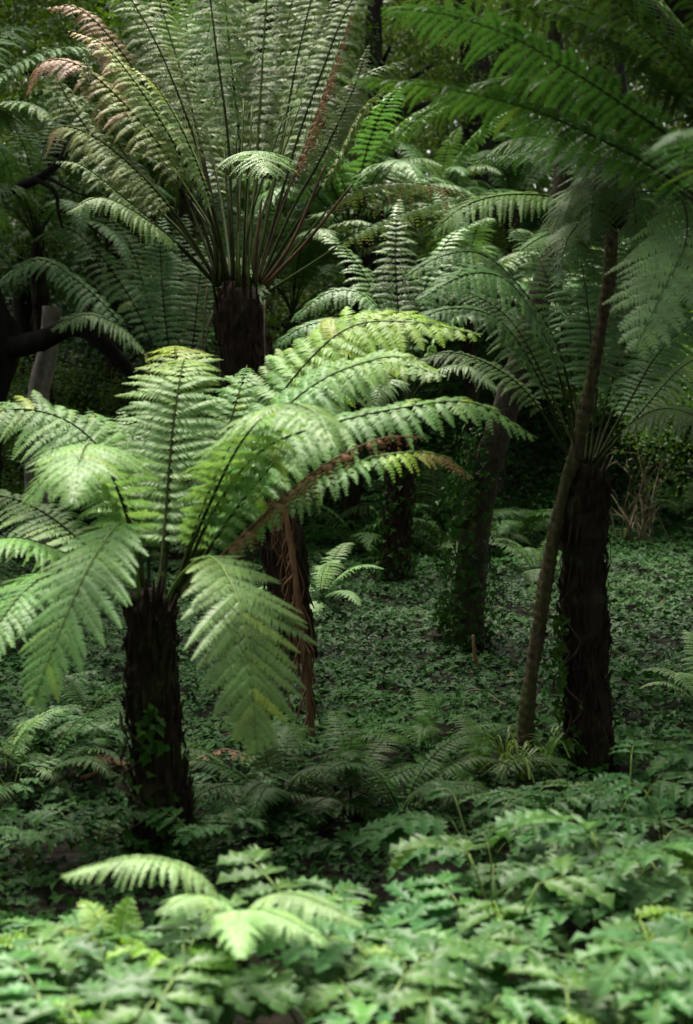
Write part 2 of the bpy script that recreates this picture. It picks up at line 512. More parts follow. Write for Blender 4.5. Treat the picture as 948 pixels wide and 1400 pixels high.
pf(f1, D1, [(250, 815, -.2), (318, 746, -.4), (390, 678, -.5), (450, 632, -.5), (520, 600, -.45), (580, 598, -.4)], .13, M_dead, smat=M_stalkb, name='dead_frond', label='shrivelled rusty brown frond under the long green one', droop=1.3, tint=.2, curl=.4, n=26, gaps=.25, sp=.010, thick=.012, stipe=.16, roll=-.3)
pf(f1, D1, [(188, 822, .05), (120, 748, .2), (40, 690, .35), (-50, 668, .4)], 0.336, M_front, droop=.35, roll=.3, **A)
pf(f1, D1, [(188, 822, 0), (105, 765, -.1), (20, 735, -.25), (-60, 760, -.4)], 0.314, M_front, droop=.4, **A)
pf(f1, D1, [(235, 818, .15), (272, 705, .45), (308, 600, .65), (330, 525, .8), (338, 500, 1.0)], 0.314, M_front, droop=.3, out=(.2, 1), **A)
pf(f1, D1, [(240, 816, .1), (298, 700, .3), (352, 610, .4), (400, 560, .5), (440, 550, .6)], 0.302, M_front, droop=.35, out=(.6, 1), **A)
pf(f1, D1, [(196, 818, .2), (160, 690, .5), (112, 605, .75), (50, 570, .95), (0, 575, 1.1)], 0.314, M_front, droop=.35, roll=.3, **A)
pf(f1, D1, [(200, 818, .15), (180, 690, .35), (150, 590, .6), (120, 560, .8)], 0.280, M_front, droop=.3, out=(-.4, 1), **A)
pf(f1, D1, [(186, 824, -.05), (130, 790, -.3), (60, 790, -.6), (0, 850, -.8), (-40, 930, -.9)], 0.291, M_front, droop=.2, stipe=.3, **A)

for sp_, W_, kw in [
    ([(240, 814, .1), (310, 680, .25), (370, 580, .3), (440, 520, .25), (520, 490, .1), (570, 490, -.05)], .33, dict(roll=-.6, droop=.35, tip=.2)),
    ([(238, 812, .1), (300, 660, .5), (360, 540, .75), (430, 470, .85), (500, 450, .8)], .33, dict(roll=-.5, droop=.3, tip=.3)),
    ([(236, 815, .0), (275, 700, .05), (315, 610, .0), (350, 575, -.2), (375, 590, -.45)], .30, dict(droop=.35)),
    ([(200, 815, .05), (180, 720, .05), (155, 650, 0), (125, 630, -.1), (80, 640, -.2), (30, 690, -.25)], .30, dict(roll=.4, droop=.35)),
    ([(205, 815, .2), (200, 700, .5), (185, 610, .75), (165, 560, 1.0)], .28, dict(droop=.3, out=(-.2, 1))),
    ([(246, 818, .1), (320, 700, .15), (400, 610, .15), (470, 570, .1), (540, 570, .1), (590, 600, .1)], .26, dict(roll=-.4, droop=.5)),
    ([(184, 824, -.05), (120, 800, -.1), (50, 800, -.15), (-20, 840, -.2)], .26, dict(droop=.3)),
]:
    kk = dict(A); kk.update(kw)
    pf(f1, D1, sp_, W_, M_front, **kk)

# ---- tall tree fern behind it
D2 = 12.6
b2 = P(412, 915, D2); b2[2] = float(H(b2[0], b2[1])) - .05
f2 = thing('tree_fern', b2, 'tallest tree fern with an upright fan of brown-tipped fronds on a thick reddish trunk', 'tree fern', 'tree ferns')
fern_trunk(f2, [b2, P(383, 730, D2), P(345, 520, D2), P(326, 430, D2), P(324, 385, D2)], .205, M_ftrunkr, 420, -.42, 9, .16, 150, fp=1)
B = dict(n=34, sp=.012, thick=.015, stipe=.34, pin=.95)
for sp_, W_, kw in [
    ([(318, 385, .1), (313, 203, .35), (296, 68, .5), (283, -40, .7), (268, -150, 1.0)], .36, {}),
    ([(325, 385, .15), (328, 203, .5), (316, 84, .7), (306, -20, .9), (300, -120, 1.2)], .34, {}),
    ([(338, 385, .1), (352, 203, .4), (359, 84, .6), (366, -20, .8), (372, -130, 1.1)], .34, {}),
    ([(348, 385, .1), (384, 203, .35), (406, 84, .5), (428, -10, .7), (455, -110, 1.0)], .34, {}),
    ([(352, 385, .05), (403, 203, .2), (443, 91, .3), (474, 14, .4), (520, -60, .6)],   .32, dict(roll=-.3)),
    ([(308, 385, .1), (278, 230, .3), (227, 88, .45), (180, 0, .55), (120, -80, .7)], .34, dict(roll=.2)),
    ([(302, 385, .05), (262, 270, .1), (200, 175, .15), (116, 94, .15), (60, 85, .1), (35, 130, .05)], .33, dict(tip=.95, tipfrom=.3, edge=.55, tint=.12, roll=.5)),
    ([(305, 385, .1), (270, 260, .25), (205, 130, .35), (150, 50, .4), (105, 10, .4), (60, 10, .35)], .33, dict(tip=.85, tipfrom=.25, edge=.6, tint=.15, roll=.45)),
    ([(298, 388, 0), (245, 300, 0), (185, 232, .0), (125, 185, 0), (80, 175, 0), (60, 215, 0)], .26, dict(tip=.5, edge=.5, tint=.15, roll=.4)),
    ([(296, 390, -.05), (230, 322, -.1), (160, 262, -.15), (110, 225, -.2), (75, 220, -.25)], .22, dict(gaps=.3, roll=.3)),
    ([(310, 385, -.05), (285, 290, -.15), (240, 200, -.2), (190, 120, -.2), (140, 60, -.2), (90, 40, -.2)], .30, dict(tip=.6, edge=.5, tint=.15, roll=.4)),
    ([(356, 385, .1), (398, 290, .2), (440, 215, .3), (480, 130, .4), (505, 60, .5)], .24, dict(roll=-.2, stipe=.5)),
    ([(356, 388, .1), (410, 300, .1), (460, 220, .1), (495, 150, .1), (530, 120, .1)], .2, dict(roll=.3, stipe=.5)),
    ([(332, 385, .2), (340, 203, .8), (338, 60, 1.2), (330, -60, 1.6)], .32, {}),
    ([(314, 385, .2), (270, 180, .7), (230, 40, 1.0), (200, -60, 1.4)], .32, {}),
    ([(346, 385, .2), (390, 180, .7), (430, 60, 1.0), (470, -30, 1.3)], .30, {}),
    ([(302, 388, .1), (250, 320, .3), (190, 260, .5), (130, 190, .6), (90, 130, .6), (60, 60, .6)], .34, dict(roll=.4)),
    ([(300, 388, .05), (262, 330, .1), (215, 270, .1), (170, 210, .1), (130, 130, .1), (115, 70, .1)], .30, dict(roll=.4, edge=.3)),
    ([(297, 390, -.1), (255, 345, -.3), (200, 300, -.5), (140, 270, -.6), (90, 290, -.7)], .24, dict(roll=.3)),
    ([(312, 386, -.05), (292, 290, -.2), (255, 190, -.3), (215, 120, -.3), (180, 90, -.3)], .26, dict(tip=.4, roll=.3)),
    ([(350, 386, .15), (385, 280, .5), (430, 190, .8), (490, 110, 1.0), (560, 80, 1.2)], .32, dict(roll=-.3)),
    ([(335, 386, .2), (350, 260, .7), (372, 130, 1.1), (400, 0, 1.5), (420, -80, 1.8)], .34, {}),
    ([(318, 386, .25), (300, 260, .9), (270, 120, 1.4), (250, 0, 1.8)], .34, {}),
]:
    kk = dict(B); kk.update(kw)
    kk.setdefault('out', None)
    if not kw and kk['out'] is None:
        kk['out'] = ((sp_[-1][0] - 325) / 185, 1.0)
    kk.setdefault('tint', .12)
    pf(f2, D2, sp_, W_, M_tall, droop=.6, smat=M_stalk if random.random() < .6 else M_stalkg, **kk)
pf(f2, D2, [(332, 385, -.1), (336, 290, -.55), (341, 222, -1.0), (352, 207, -1.35), (368, 236, -1.7)], .33, M_palefern, n=22, sp=.013, stipe=.62, droop=.38, tip=.1, label='pale drooping frond arching out over the crown')
pf(f2, D2, [(368, 398, 0), (430, 358, -.1), (505, 310, -.2), (600, 276, -.25), (665, 262, -.3)], .17, M_tall, smat=M_stalkg, n=26, sp=.014, stipe=.35, droop=1.0, gaps=.35, edge=.7, thick=.012, tint=.05)
pf(f2, D2, [(365, 395, .1), (420, 320, .15), (480, 262, .2), (560, 250, .2), (640, 265, .2)], .20, M_tall, smat=M_stalkg, n=26, sp=.014, stipe=.4, droop=1.1, gaps=.3, edge=.9, tip=.9, thick=.012, tint=.1)
pf(f2, D2, [(352, 385, -.05), (395, 260, -.1), (428, 170, -.1), (460, 80, -.1), (486, 5, -.1)], .15, M_dead, smat=M_stalkb, name='dead_frond', label='dead brown frond standing beside the green ones', n=24, sp=.013, stipe=.36, droop=1.5, tint=.4, curl=.5, gaps=.25, roll=.5)
# broken brown stalks and hanging dead ones
for q in ([(360, 388, -.1), (400, 330, -.15), (445, 226, -.2)], [(362, 390, -.1), (420, 330, -.2), (482, 252, -.3)], [(348, 385, -.1), (352, 330, -.2), (358, 270, -.2)]):
    mb = MB(); c, _ = spline([P(x, y, D2 + z) for x, y, z in q], 14)
    tube(mb, c, np.linspace(.016, .008, 14), 6)
    link('broken_stalk', mb.mesh('broken_stalk', M_stalkb, np.array(f2.location), True), f2)
g = np.random.default_rng(5)
for k in range(13):
    x = 292 + g.uniform(0, 72); y = 388 + g.uniform(0, 20)
    mb = MB(); c, _ = spline([P(x, 392, D2 - .1 + g.uniform(-.1, .1)), P(x + g.normal() * 4, 340 + g.normal() * 20, D2 - .1), P(325 + (x - 325) * g.uniform(2.2, 3.6), g.uniform(120, 230), D2 + g.uniform(0, .5))], 10)
    tube(mb, c, np.linspace(.013, .006, 10), 5)
    link('young_stalk', mb.mesh('young_stalk', [M_stalkg, M_stalk, M_stalk, M_stalkg][k % 4], np.array(f2.location), True), f2)
for q in ([(284, 392, -.2), (279, 440, -.25), (276, 505, -.22)], [(362, 410, -.2), (362, 455, -.25), (363, 505, -.2)], [(290, 430, -.25), (284, 450, -.28), (277, 500, -.25)]):
    mb = MB(); c, _ = spline([P(x, y, D2 + z) for x, y, z in q], 10)
    tube(mb, c, np.linspace(.008, .005, 10), 5)
    link('dead_stalk', mb.mesh('dead_stalk', M_twig, np.array(f2.location), True), f2)

# ---- right tree fern
D3 = 9.45
b3 = P(810, 1070, D3); b3[2] = float(H(b3[0], b3[1])) - .05
f3 = thing('tree_fern', b3, 'shaded tree fern with dark hairy trunk beside the slender leaning stem', 'tree fern', 'tree ferns')
fern_trunk(f3, [b3, P(802, 930, D3), P(798, 780, D3), P(802, 670, D3), P(805, 635, D3)], .115, M_ftrunk, 300, .12, 12, .10, 200)
Cc = dict(n=30, sp=.0115, thick=.009, stipe=.3, droop=.4)
for sp_, W_, kw in [
    ([(790, 635, 0), (778, 530, .0), (754, 456, -.05), (705, 385, -.15), (655, 346, -.3), (600, 352, -.45), (552, 380, -.55)], .27, dict(roll=.5)),
    ([(792, 635, -.05), (766, 518, -.15), (737, 446, -.25), (695, 385, -.4), (640, 375, -.6), (570, 412, -.8)], .29, dict(roll=.6)),
    ([(786, 636, 0), (737, 518, -.05), (695, 450, -.1), (655, 425, -.2), (600, 425, -.3), (545, 455, -.4)], .24, dict(roll=.4)),
    ([(786, 638, .05), (725, 542, .1), (668, 498, .15), (610, 482, .2), (550, 500, .2)], .22, dict(roll=.3)),
    ([(800, 632, .1), (809, 526, .3), (806, 440, .45), (795, 360, .6), (780, 310, .85)], .30, dict(out=(-.1, 1))),
    ([(806, 632, .1), (818, 520, .35), (824, 420, .5), (835, 340, .65), (850, 290, .9)], .30, dict(out=(.1, 1))),
    ([(796, 632, .1), (780, 500, .4), (755, 400, .6), (730, 340, .8), (700, 310, 1.0)], .30, dict(out=(-.5, 1))),
    ([(812, 632, .05), (840, 560, .2), (880, 500, .3), (930, 450, .4), (990, 430, .5)], .28, dict(roll=-.3)),
    ([(814, 632, .05), (860, 550, .1), (903, 480, .15), (960, 430, .2)], .27, dict(roll=-.3)),
    ([(816, 634, 0), (873, 568, -.05), (933, 502, -.1), (1000, 470, -.2)], .26, dict(roll=-.4)),
    ([(810, 632, .1), (835, 530, .4), (865, 430, .6), (900, 370, .8), (940, 340, 1.0)], .29, dict(out=(.6, 1))),
    ([(794, 634, .1), (750, 530, .3), (700, 440, .4), (640, 400, .5), (590, 400, .55)], .26, dict(roll=.4)),
    ([(808, 634, -.05), (850, 590, -.2), (900, 560, -.35), (950, 570, -.5), (985, 620, -.6)], .24, dict(roll=-.3)),
]:
    kk = dict(Cc); kk.update(kw)
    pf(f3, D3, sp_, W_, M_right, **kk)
trunk_ivy([b3, P(792, 990, D3), P(786, 900, D3), P(790, 830, D3)], .125, 90, .055, 'ivy creeping up the foot of the dark hairy fern trunk', face=(.8, .5), seed=12, stems=2)

# ---- slender leaning tree fern
DL = 9.4
bl_ = P(714, 1075, 9.45); bl_[2] = float(H(bl_[0], bl_[1])) - .05
f4 = thing('tree_fern', bl_, 'slender leaning tree fern stem ringed with leaf scars beside the dark trunked fern', 'tree fern', 'tree ferns')
ctl = [bl_, P(722, 960, 9.4), P(738, 850, 9.4), P(762, 710, DL), P(794, 590, DL), P(818, 470, DL), P(833, 380, DL), P(836, 325, DL), P(838, 275, DL)]
C, L = spline(ctl, 220)
mb = MB()
u = np.linspace(0, 1, 220)
k = 20
T = norm(np.gradient(C, axis=0)); A_ = norm(np.cross(T, np.array([0, 1., 0.]))); B_ = np.cross(T, A_)
th = np.linspace(0, 2 * math.pi, k, endpoint=False)
rad = (.040 - .008 * u + .003 * np.sin(u * 23) + .002 * np.sin(u * 61))[:, None] * (1 + .15 * np.sin(u[:, None] * 210 + 3 * th[None]) * np.sin(u[:, None] * 170 - 2 * th[None]) + .05 * rng.normal(size=(220, k)))
rad = rad * (1 + .45 * (1 - u) ** 14)[:, None]
V = C[:, None] + rad[..., None] * (np.cos(th)[None, :, None] * A_[:, None] + np.sin(th)[None, :, None] * B_[:, None])
idx = np.arange(220 * k).reshape(220, k); j = np.roll(np.arange(k), -1)
mb.add(V.reshape(-1, 3), [np.stack([idx[:-1], idx[:-1][:, j], idx[1:][:, j], idx[1:]], -1).reshape(-1, 4), idx[-1][None]])
link('trunk', mb.mesh('trunk', M_slim, bl_, True), f4)
Dd = dict(n=28, sp=.0115, thick=.010, stipe=.22, droop=.4)
pf(f4, DL, [(836, 278, 0), (786, 277, -.05), (740, 267, -.1), (680, 268, -.15), (630, 285, -.2), (590, 320, -.2)], .24, M_right, tint=.3, roll=.4, **Dd)
pf(f4, DL, [(835, 282, 0), (780, 312, -.1), (745, 322, -.25), (712, 342, -.35)], .14, M_palefern, n=22, sp=.012, stipe=.25, droop=.4, roll=.5)
pf(f4, DL, [(839, 274, 0), (880, 262, -.5), (930, 270, -1.0), (938, 330, -1.4), (905, 400, -1.65), (866, 482, -1.8)], .40, M_palefern, n=15, sp=.015, stipe=.46, droop=.2, shelf=.12, pin=.8, tilt=.06, fwd=26, out=(-.3, -1), label='large pale frond hanging to the right of the stem')
for sp_, W_, kw in [
    ([(838, 274, .05), (815, 240, .3), (780, 200, .6), (740, 190, 1.0), (700, 215, 1.3)], .26, {}),
    ([(838, 274, .05), (850, 240, .3), (890, 200, .6), (940, 200, .9)], .28, {}),
    ([(839, 276, 0), (880, 270, .1), (930, 270, .2), (985, 300, .3)], .26, {}),
    ([(838, 274, .1), (836, 240, .6), (835, 215, 1.1), (834, 240, 1.5)], .28, dict(out=(0, 1))),
    ([(836, 278, 0), (800, 300, -.4), (775, 330, -.7), (765, 390, -.85)], .22, {}),
    ([(837, 276, .05), (800, 225, .2), (760, 190, .3), (700, 190, .4), (650, 225, .5)], .26, dict(roll=.3)),
    ([(839, 276, .05), (870, 225, .1), (920, 205, .2), (990, 240, .3)], .26, dict(roll=-.3)),
    ([(837, 277, .0), (815, 255, -.3), (790, 260, -.6), (770, 300, -.8)], .24, {}),
    ([(839, 277, .0), (858, 262, .3), (870, 300, .6), (872, 370, .75)], .26, {}),
    ([(836, 277, .1), (812, 262, .4), (795, 300, .7), (790, 370, .85)], .26, {}),
    ([(837, 276, -.03), (832, 240, -.3), (822, 232, -.6), (812, 262, -.9), (806, 330, -1.05)], .24, dict(stipe=.15)),
    ([(838, 276, -.03), (850, 246, -.3), (862, 246, -.6), (868, 280, -.85), (868, 340, -1.0)], .24, dict(stipe=.15)),
    ([(836, 278, 0), (808, 262, -.15), (775, 275, -.3), (755, 320, -.4)], .2, dict(stipe=.15)),
]:
    kk = dict(Dd); kk.update(kw)
    pf(f4, DL, sp_, W_, M_right, **kk)

mb = MB(); g = np.random.default_rng(77)
for k in range(26):
    a = g.uniform(0, 6.28); o = np.array([math.cos(a), math.sin(a), 0]); b = P(837, 292 + g.uniform(-12, 26), DL)
    tube(mb, [b + o * .035, b + o * g.uniform(.06, .09) + Z * .04, b + o * g.uniform(.08, .14) + Z * g.uniform(.10, .26)], [.014, .010, .004], 5)
link('crown_base', mb.mesh('crown_base', M_ftrunk, bl_), f4)

# ---- overhanging fern whose crown is just off to the right
D5 = 7.4
c5 = P(1040, 330, D5)
b5 = np.array([c5[0] + .25, c5[1], float(H(c5[0] + .25, c5[1])) - .05])
f5 = thing('tree_fern', b5, 'tree fern out of frame to the right whose long dark fronds overhang the top', 'tree fern', 'tree ferns')
fern_trunk(f5, [b5, (b5 + c5) / 2, c5], .12, M_ftrunk, 200, .2, 21, .11, 60)
E = dict(n=36, sp=.011, thick=.011, stipe=.22, droop=.36)
for sp_, W_, kw in [
    ([(1035, 325, 0), (985, 170, .1), (940, 95, .15), (880, 38, .2), (810, -30, .2), (740, -80, .2)], .38, dict(roll=-.5)),
    ([(1030, 325, -.05), (950, 215, -.1), (835, 131, -.15), (717, 59, -.15), (620, 22, -.15), (520, 10, -.1)], .38, dict(roll=-.4)),
    ([(1028, 328, 0), (948, 266, -.05), (890, 227, -.1), (835, 197, -.1), (722, 148, -.1), (603, 120, -.1), (478, 106, -.1)], .30, dict(roll=-.3, tip=.2)),
    ([(1028, 330, .2), (930, 262, .5), (850, 222, .9), (760, 208, 1.2), (690, 212, 1.4), (640, 222, 1.5)], .30, dict(droop=.55)),
    ([(1032, 325, .1), (960, 180, .5), (880, 80, .8), (780, 20, 1.0), (690, 20, 1.2), (600, 60, 1.4)], .36, dict(roll=-.2)),
    ([(1036, 325, -.1), (1010, 150, -.1), (960, 20, -.1), (900, -80, -.1)], .36, dict(roll=-.4)),
    ([(1032, 325, .1), (950, 150, .4), (850, 40, .6), (720, -10, .8), (600, -10, 1.0), (520, 40, 1.1)], .36, dict(roll=-.3)),
    ([(1030, 325, .15), (930, 200, .35), (820, 130, .5), (700, 110, .6), (590, 150, .7), (530, 200, .75)], .34, dict(roll=-.2)),
    ([(1034, 325, .3), (970, 120, .7), (900, 10, 1.0), (820, -50, 1.3)], .36, dict(roll=-.2)),
    ([(1030, 328, .4), (930, 240, .9), (840, 180, 1.3), (760, 160, 1.6), (690, 180, 1.8)], .32, dict(droop=.5)),
    ([(1040, 325, -.2), (1000, 240, -.7), (960, 180, -1.2), (930, 180, -1.6)], .3, {}),
]:
    kk = dict(E); kk.update(kw)
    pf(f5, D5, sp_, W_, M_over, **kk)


# ================================================================== GENERIC FERNS (shared meshes)
def tmpl(L, elev, bend, W, mat, **kw):
    SEED[0] += 1
    pts = arch_pts(L, elev, bend)
    bl, st = frond_geo(pts, W, seed=SEED[0], out=(1, 0), **kw)
    return bl.mesh('frond', mat), st.mesh('stalk', M_stalk, None, True)


TF = [tmpl(1.75, R(e), R(b), .30, M_back, n=26, sp=.016, droop=.4, stipe=.2, thick=.010) for e, b in ((78, 95), (68, 110), (55, 105), (40, 100), (84, 70))]
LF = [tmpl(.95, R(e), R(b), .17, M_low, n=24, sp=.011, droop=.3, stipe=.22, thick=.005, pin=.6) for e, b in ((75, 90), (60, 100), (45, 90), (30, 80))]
LP = [tmpl(.95, R(e), R(b), .17, M_palefern, n=24, sp=.011, droop=.3, stipe=.22, thick=.005, pin=.6) for e, b in ((70, 95), (50, 95), (35, 80))]


def put_fronds(root, T, nf, top, scale=1., seed=0, elev_jit=.12):
    g = np.random.default_rng(seed)
    a0 = g.uniform(0, 6.28)
    for k in range(nf):
        bm_, sm_ = T[k % len(T)]
        f = link('frond', bm_, root)
        f.location = [float(x) for x in top]
        f.rotation_euler = (g.normal() * .12, g.normal() * elev_jit, a0 + k * 2.39996 + g.normal() * .15)
        s = scale * g.uniform(.85, 1.12)
        f.scale = (s, s, s)
        link('stalk', sm_, f)


def generic_tree_fern(px, py, dep, label, nf=16, scale=1., r=.12, seed=0, stubs=60):
    r = min(r, .085)
    c = P(px, py, dep)
    b = np.array([c[0], c[1], float(H(c[0], c[1])) - .05])
    root = thing('tree_fern', b, label, 'tree fern', 'tree ferns')
    c[2] = max(c[2], b[2] + .3)
    fern_trunk(root, [b, (b + c) / 2 + np.array([.05, 0, 0]), c], r, M_ftrunk, stubs, .2, seed + 3, .12)
    put_fronds(root, TF, nf, c - b, scale, seed)
    return root


# middle fern on the ivy-clad stump
D6 = 16.3
b6, d6 = G(545, 808)
D6 = d6
f6 = thing('tree_fern', b6 - Z * .05, 'distant tree fern on a short broken-barked trunk wrapped in ivy at its foot', 'tree fern', 'tree ferns')
c6 = P(553, 560, D6)
ct6 = [b6 - Z * .05, P(541, 740, D6), P(547, 680, D6), P(550, 600, D6), c6]
fern_trunk(f6, ct6, .118, M_ftrunkr, 160, .15, 31, .13, 60)
Bk = dict(n=28, sp=.016, thick=.011, stipe=.25, droop=.42)
for sp_, W_, kw in [
    ([(553, 555, 0), (538, 460, -.1), (500, 405, -.2), (450, 400, -.3), (395, 440, -.4)], .30, dict(roll=.4)),
    ([(553, 555, 0), (530, 480, -.2), (480, 440, -.4), (420, 445, -.6), (370, 475, -.7)], .30, dict(roll=.4)),
    ([(555, 552, .1), (546, 440, .3), (541, 360, .4), (543, 300, .6), (548, 270, .9)], .32, dict(out=(0, 1))),
    ([(556, 552, .1), (570, 440, .3), (590, 370, .4), (620, 320, .6), (660, 300, .8)], .30, {}),
    ([(558, 555, 0), (590, 470, -.1), (630, 430, -.2), (680, 440, -.3)], .28, {}),
    ([(552, 552, .1), (525, 440, .3), (495, 370, .5), (460, 330, .7), (425, 320, .9)], .30, {}),
    ([(553, 556, -.1), (540, 520, -.5), (520, 530, -.9), (505, 580, -1.1)], .24, {}),
    ([(557, 556, -.1), (590, 510, -.3), (640, 500, -.5), (690, 540, -.6)], .26, {}),
]:
    kk = dict(Bk); kk.update(kw)
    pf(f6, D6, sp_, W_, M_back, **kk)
trunk_ivy(ct6[:4], .14, 620, .05, 'ivy swathing the foot of the short broken-barked trunk', seed=5, spread=.07, taper=1.7, hi=.85)

# back left fern
D7 = 17.0
c7 = P(240, 535, D7)
b7 = np.array([c7[0], c7[1], float(H(c7[0], c7[1])) - .05])
f7 = thing('tree_fern', b7, 'tree fern behind the pale trunk, its fronds sweeping left under the tall fern', 'tree fern', 'tree ferns')
fern_trunk(f7, [b7, (b7 + c7) / 2, c7], .14, M_ftrunk, 120, .2, 41, .12)
for sp_, W_, kw in [
    ([(238, 530, .1), (230, 469, .2), (223, 400, .25), (219, 333, .3), (222, 290, .5)], .36, dict(out=(0, 1))),
    ([(248, 530, .1), (264, 469, .2), (273, 383, .3), (284, 320, .5)], .36, dict(out=(.1, 1))),
    ([(232, 530, 0), (186, 480, -.1), (150, 425, -.2), (97, 377, -.3), (50, 355, -.4), (-10, 392, -.5)], .36, dict(roll=.5)),
    ([(236, 530, .1), (189, 427, .2), (160, 380, .2), (125, 335, .3), (85, 310, .3), (40, 330, .3)], .34, dict(roll=.5)),
    ([(230, 532, 0), (205, 490, -.2), (170, 450, -.4), (120, 430, -.6), (70, 450, -.8)], .32, dict(roll=.4, tint=.15)),
    ([(235, 530, .2), (205, 420, .5), (180, 340, .8), (150, 300, 1.0), (110, 300, 1.2)], .34, {}),
    ([(240, 530, .2), (245, 420, .6), (250, 340, .9), (255, 290, 1.2)], .34, dict(out=(0, 1))),
    ([(245, 530, .1), (290, 440, .3), (330, 370, .5), (390, 340, .7)], .34, {}),
]:
    kk = dict(Bk); kk.update(kw)
    pf(f7, D7, sp_, W_, M_back, **kk)

for (px, py, dep, lab, nf, sc, r_) in [
    (-70, 230, 14.0, 'tree fern at the left edge with fronds dangling beside the brown tipped ones', 16, 1.05, .12),
    (480, 330, 19.0, 'tree fern directly behind the broken brown stalks of the tall fern', 18, 1.15, .13),
    (250, 180, 19.5, 'tree fern half hidden behind the upright fan of the tallest fern', 18, 1.2, .14),
    (600, 310, 21.0, 'sunlit far tree fern in the gap under the overhanging fronds', 16, 1.0, .12),
    (500, 300, 24.0, 'far tree fern below the small leaved shrub', 16, 1.0, .12),
    (735, 440, 21.0, 'tree fern behind the fan of the shaded right-hand fern', 18, 1.05, .12),
    (880, 430, 21.0, 'dim tree fern behind the hanging pale frond on the right', 16, 1.05, .12),
    (1010, 520, 12.0, 'tree fern at the right edge reaching fronds in over the bare twigs', 14, .95, .12),
    (50, 330, 18.0, 'dim tree fern above the heavy dark limb on the left', 16, 1.05, .12),
    (150, 260, 20.5, 'dim tree fern between the dark branch and the tall fern', 16, 1.15, .12),
    (-30, 420, 20.0, 'dim tree fern low at the left edge behind the dark limb', 14, 1.0, .12),
    (400, 430, 18.5, 'tree fern right beside the thick reddish trunk', 16, 1.0, .12),
    (640, 430, 19.0, 'tree fern between the arching fronds and the stump fern', 16, 1.0, .12),
    (120, 80, 22.0, 'high far tree fern showing pale between the brown tips and the corner', 16, 1.2, .12),
    (700, 290, 23.0, 'far tree fern with bright young fronds near the sky gap', 16, 1.0, .12),
    (360, 60, 22.5, 'far tree fern seen through the middle of the upright fan', 18, 1.3, .13),
]:
    generic_tree_fern(px, py, dep, lab, nf, sc, r_, seed=int(px * 3 + py))


def low_fern(px, py, label, nf=9, scale=1., T=LF, dz=0.05, seed=None, name='ground_fern', dep=None):
    if dep is None:
        b, _ = G(px, py)
    else:
        b = P(px, py, dep); b[2] = float(H(b[0], b[1]))
    root = thing(name, b, label, 'fern', 'low ferns on the forest floor')
    put_fronds(root, T, nf, (0, 0, dz), scale, seed if seed is not None else int(px + 7 * py), .2)
    return root


for a in [
    (615, 762, 'wide low fern spreading between the two ivy-clad trunks', 11, 1.25),
    (585, 735, 'tall low fern behind the ivy-clad stump', 10, 1.35),
    (700, 760, 'low fern just right of the slender ivy-clad trunk', 10, 1.2),
    (735, 800, 'low fern touching the slender leaning stem', 8, .8),
    (490, 765, 'dull low fern left of the ivy-clad stump', 10, 1.1),
    (770, 890, 'small fern peeping between leaning stem and dark trunk', 6, .45),
    (840, 830, 'small pale fern right of the dark hairy trunk', 6, .45),
    (860, 915, 'tiny fern in the ivy right of the dark trunk', 5, .3),
    (590, 1045, 'feathery dark fern in the ivy before the leaning stem', 9, .6),
    (480, 1120, 'bushy dark fern clump at the centre of the undergrowth', 12, .75),
    (385, 1130, 'bushy dark fern right of the short dark trunk', 12, .75),
    (550, 1135, 'bushy dark fern left of the shaded lobed leaves', 12, .75),
    (325, 1090, 'dark fern tucked under the hanging green frond', 10, .65),
    (655, 1095, 'dark fern at the foot of the leaning stem', 9, .6),
    (60, 1090, 'dark fern in the shade left of the short trunk', 10, .75),
    (120, 1010, 'leafy fern behind the short trunk on the left', 9, .6),
    (20, 905, 'fern under the left drooping fronds', 9, .8),
    (-20, 850, 'fern at the left edge below the sunlit fronds', 9, 1.0),
    (935, 720, 'far fern at the right edge past the bare twigs', 9, .8),
    (950, 1080, 'low fern at the right edge above the bed', 8, .5),
]:
    low_fern(*a)
low_fern(440, 835, 'bright little fern right of the leaning reddish trunk', 9, .8, LP)
low_fern(960, 985, 'light green fern leaning in from the right edge', 9, .62, LP)
low_fern(10, 1075, 'bright fern frond tips poking in low at the left edge', 7, .55, LP)

# pale fern leaning through the front bed
bq = P(330, 1330, 5.9); bq[2] = float(H(bq[0], bq[1]))
fq = thing('ground_fern', bq, 'pale soft fern rising out of the front bed with one long frond to the left', 'fern', 'low ferns on the forest floor')
for sp_, W_ in [
    ([(330, 1330, .1), (300, 1230, .05), (262, 1188, 0), (200, 1172, -.05), (140, 1180, -.05), (84, 1198, -.1)], .17),
    ([(335, 1330, 0), (300, 1240, -.2), (260, 1225, -.35), (215, 1248, -.5)], .13),
    ([(335, 1330, 0), (355, 1235, -.1), (400, 1222, -.25), (450, 1240, -.35), (500, 1265, -.4)], .14),
    ([(335, 1330, -.1), (345, 1250, -.3), (390, 1255, -.5), (450, 1290, -.6)], .13),
    ([(335, 1330, -.1), (330, 1250, -.4), (325, 1262, -.7), (330, 1310, -.9)], .13),
]:
    pf(fq, 5.9, sp_, W_, M_palefern, n=28, sp=.0085, stipe=.3, droop=.45, thick=.005)
bq = P(150, 1330, 6.0); bq[2] = float(H(bq[0], bq[1]))
fq = thing('ground_fern', bq, 'yellow-green fern standing upright at the left of the front bed', 'fern', 'low ferns on the forest floor')
for sp_, W_ in [
    ([(150, 1340, 0), (140, 1280, 0), (128, 1245, .05), (110, 1230, .1)], .09),
    ([(155, 1340, 0), (165, 1280, 0), (172, 1245, 0), (178, 1228, 0)], .09),
    ([(152, 1340, 0), (130, 1290, -.1), (100, 1270, -.2), (60, 1280, -.3)], .09),
]:
    pf(fq, 6.0, sp_, W_, M_front, n=20, sp=.0085, stipe=.25, droop=.2, thick=.004, tint=.18)

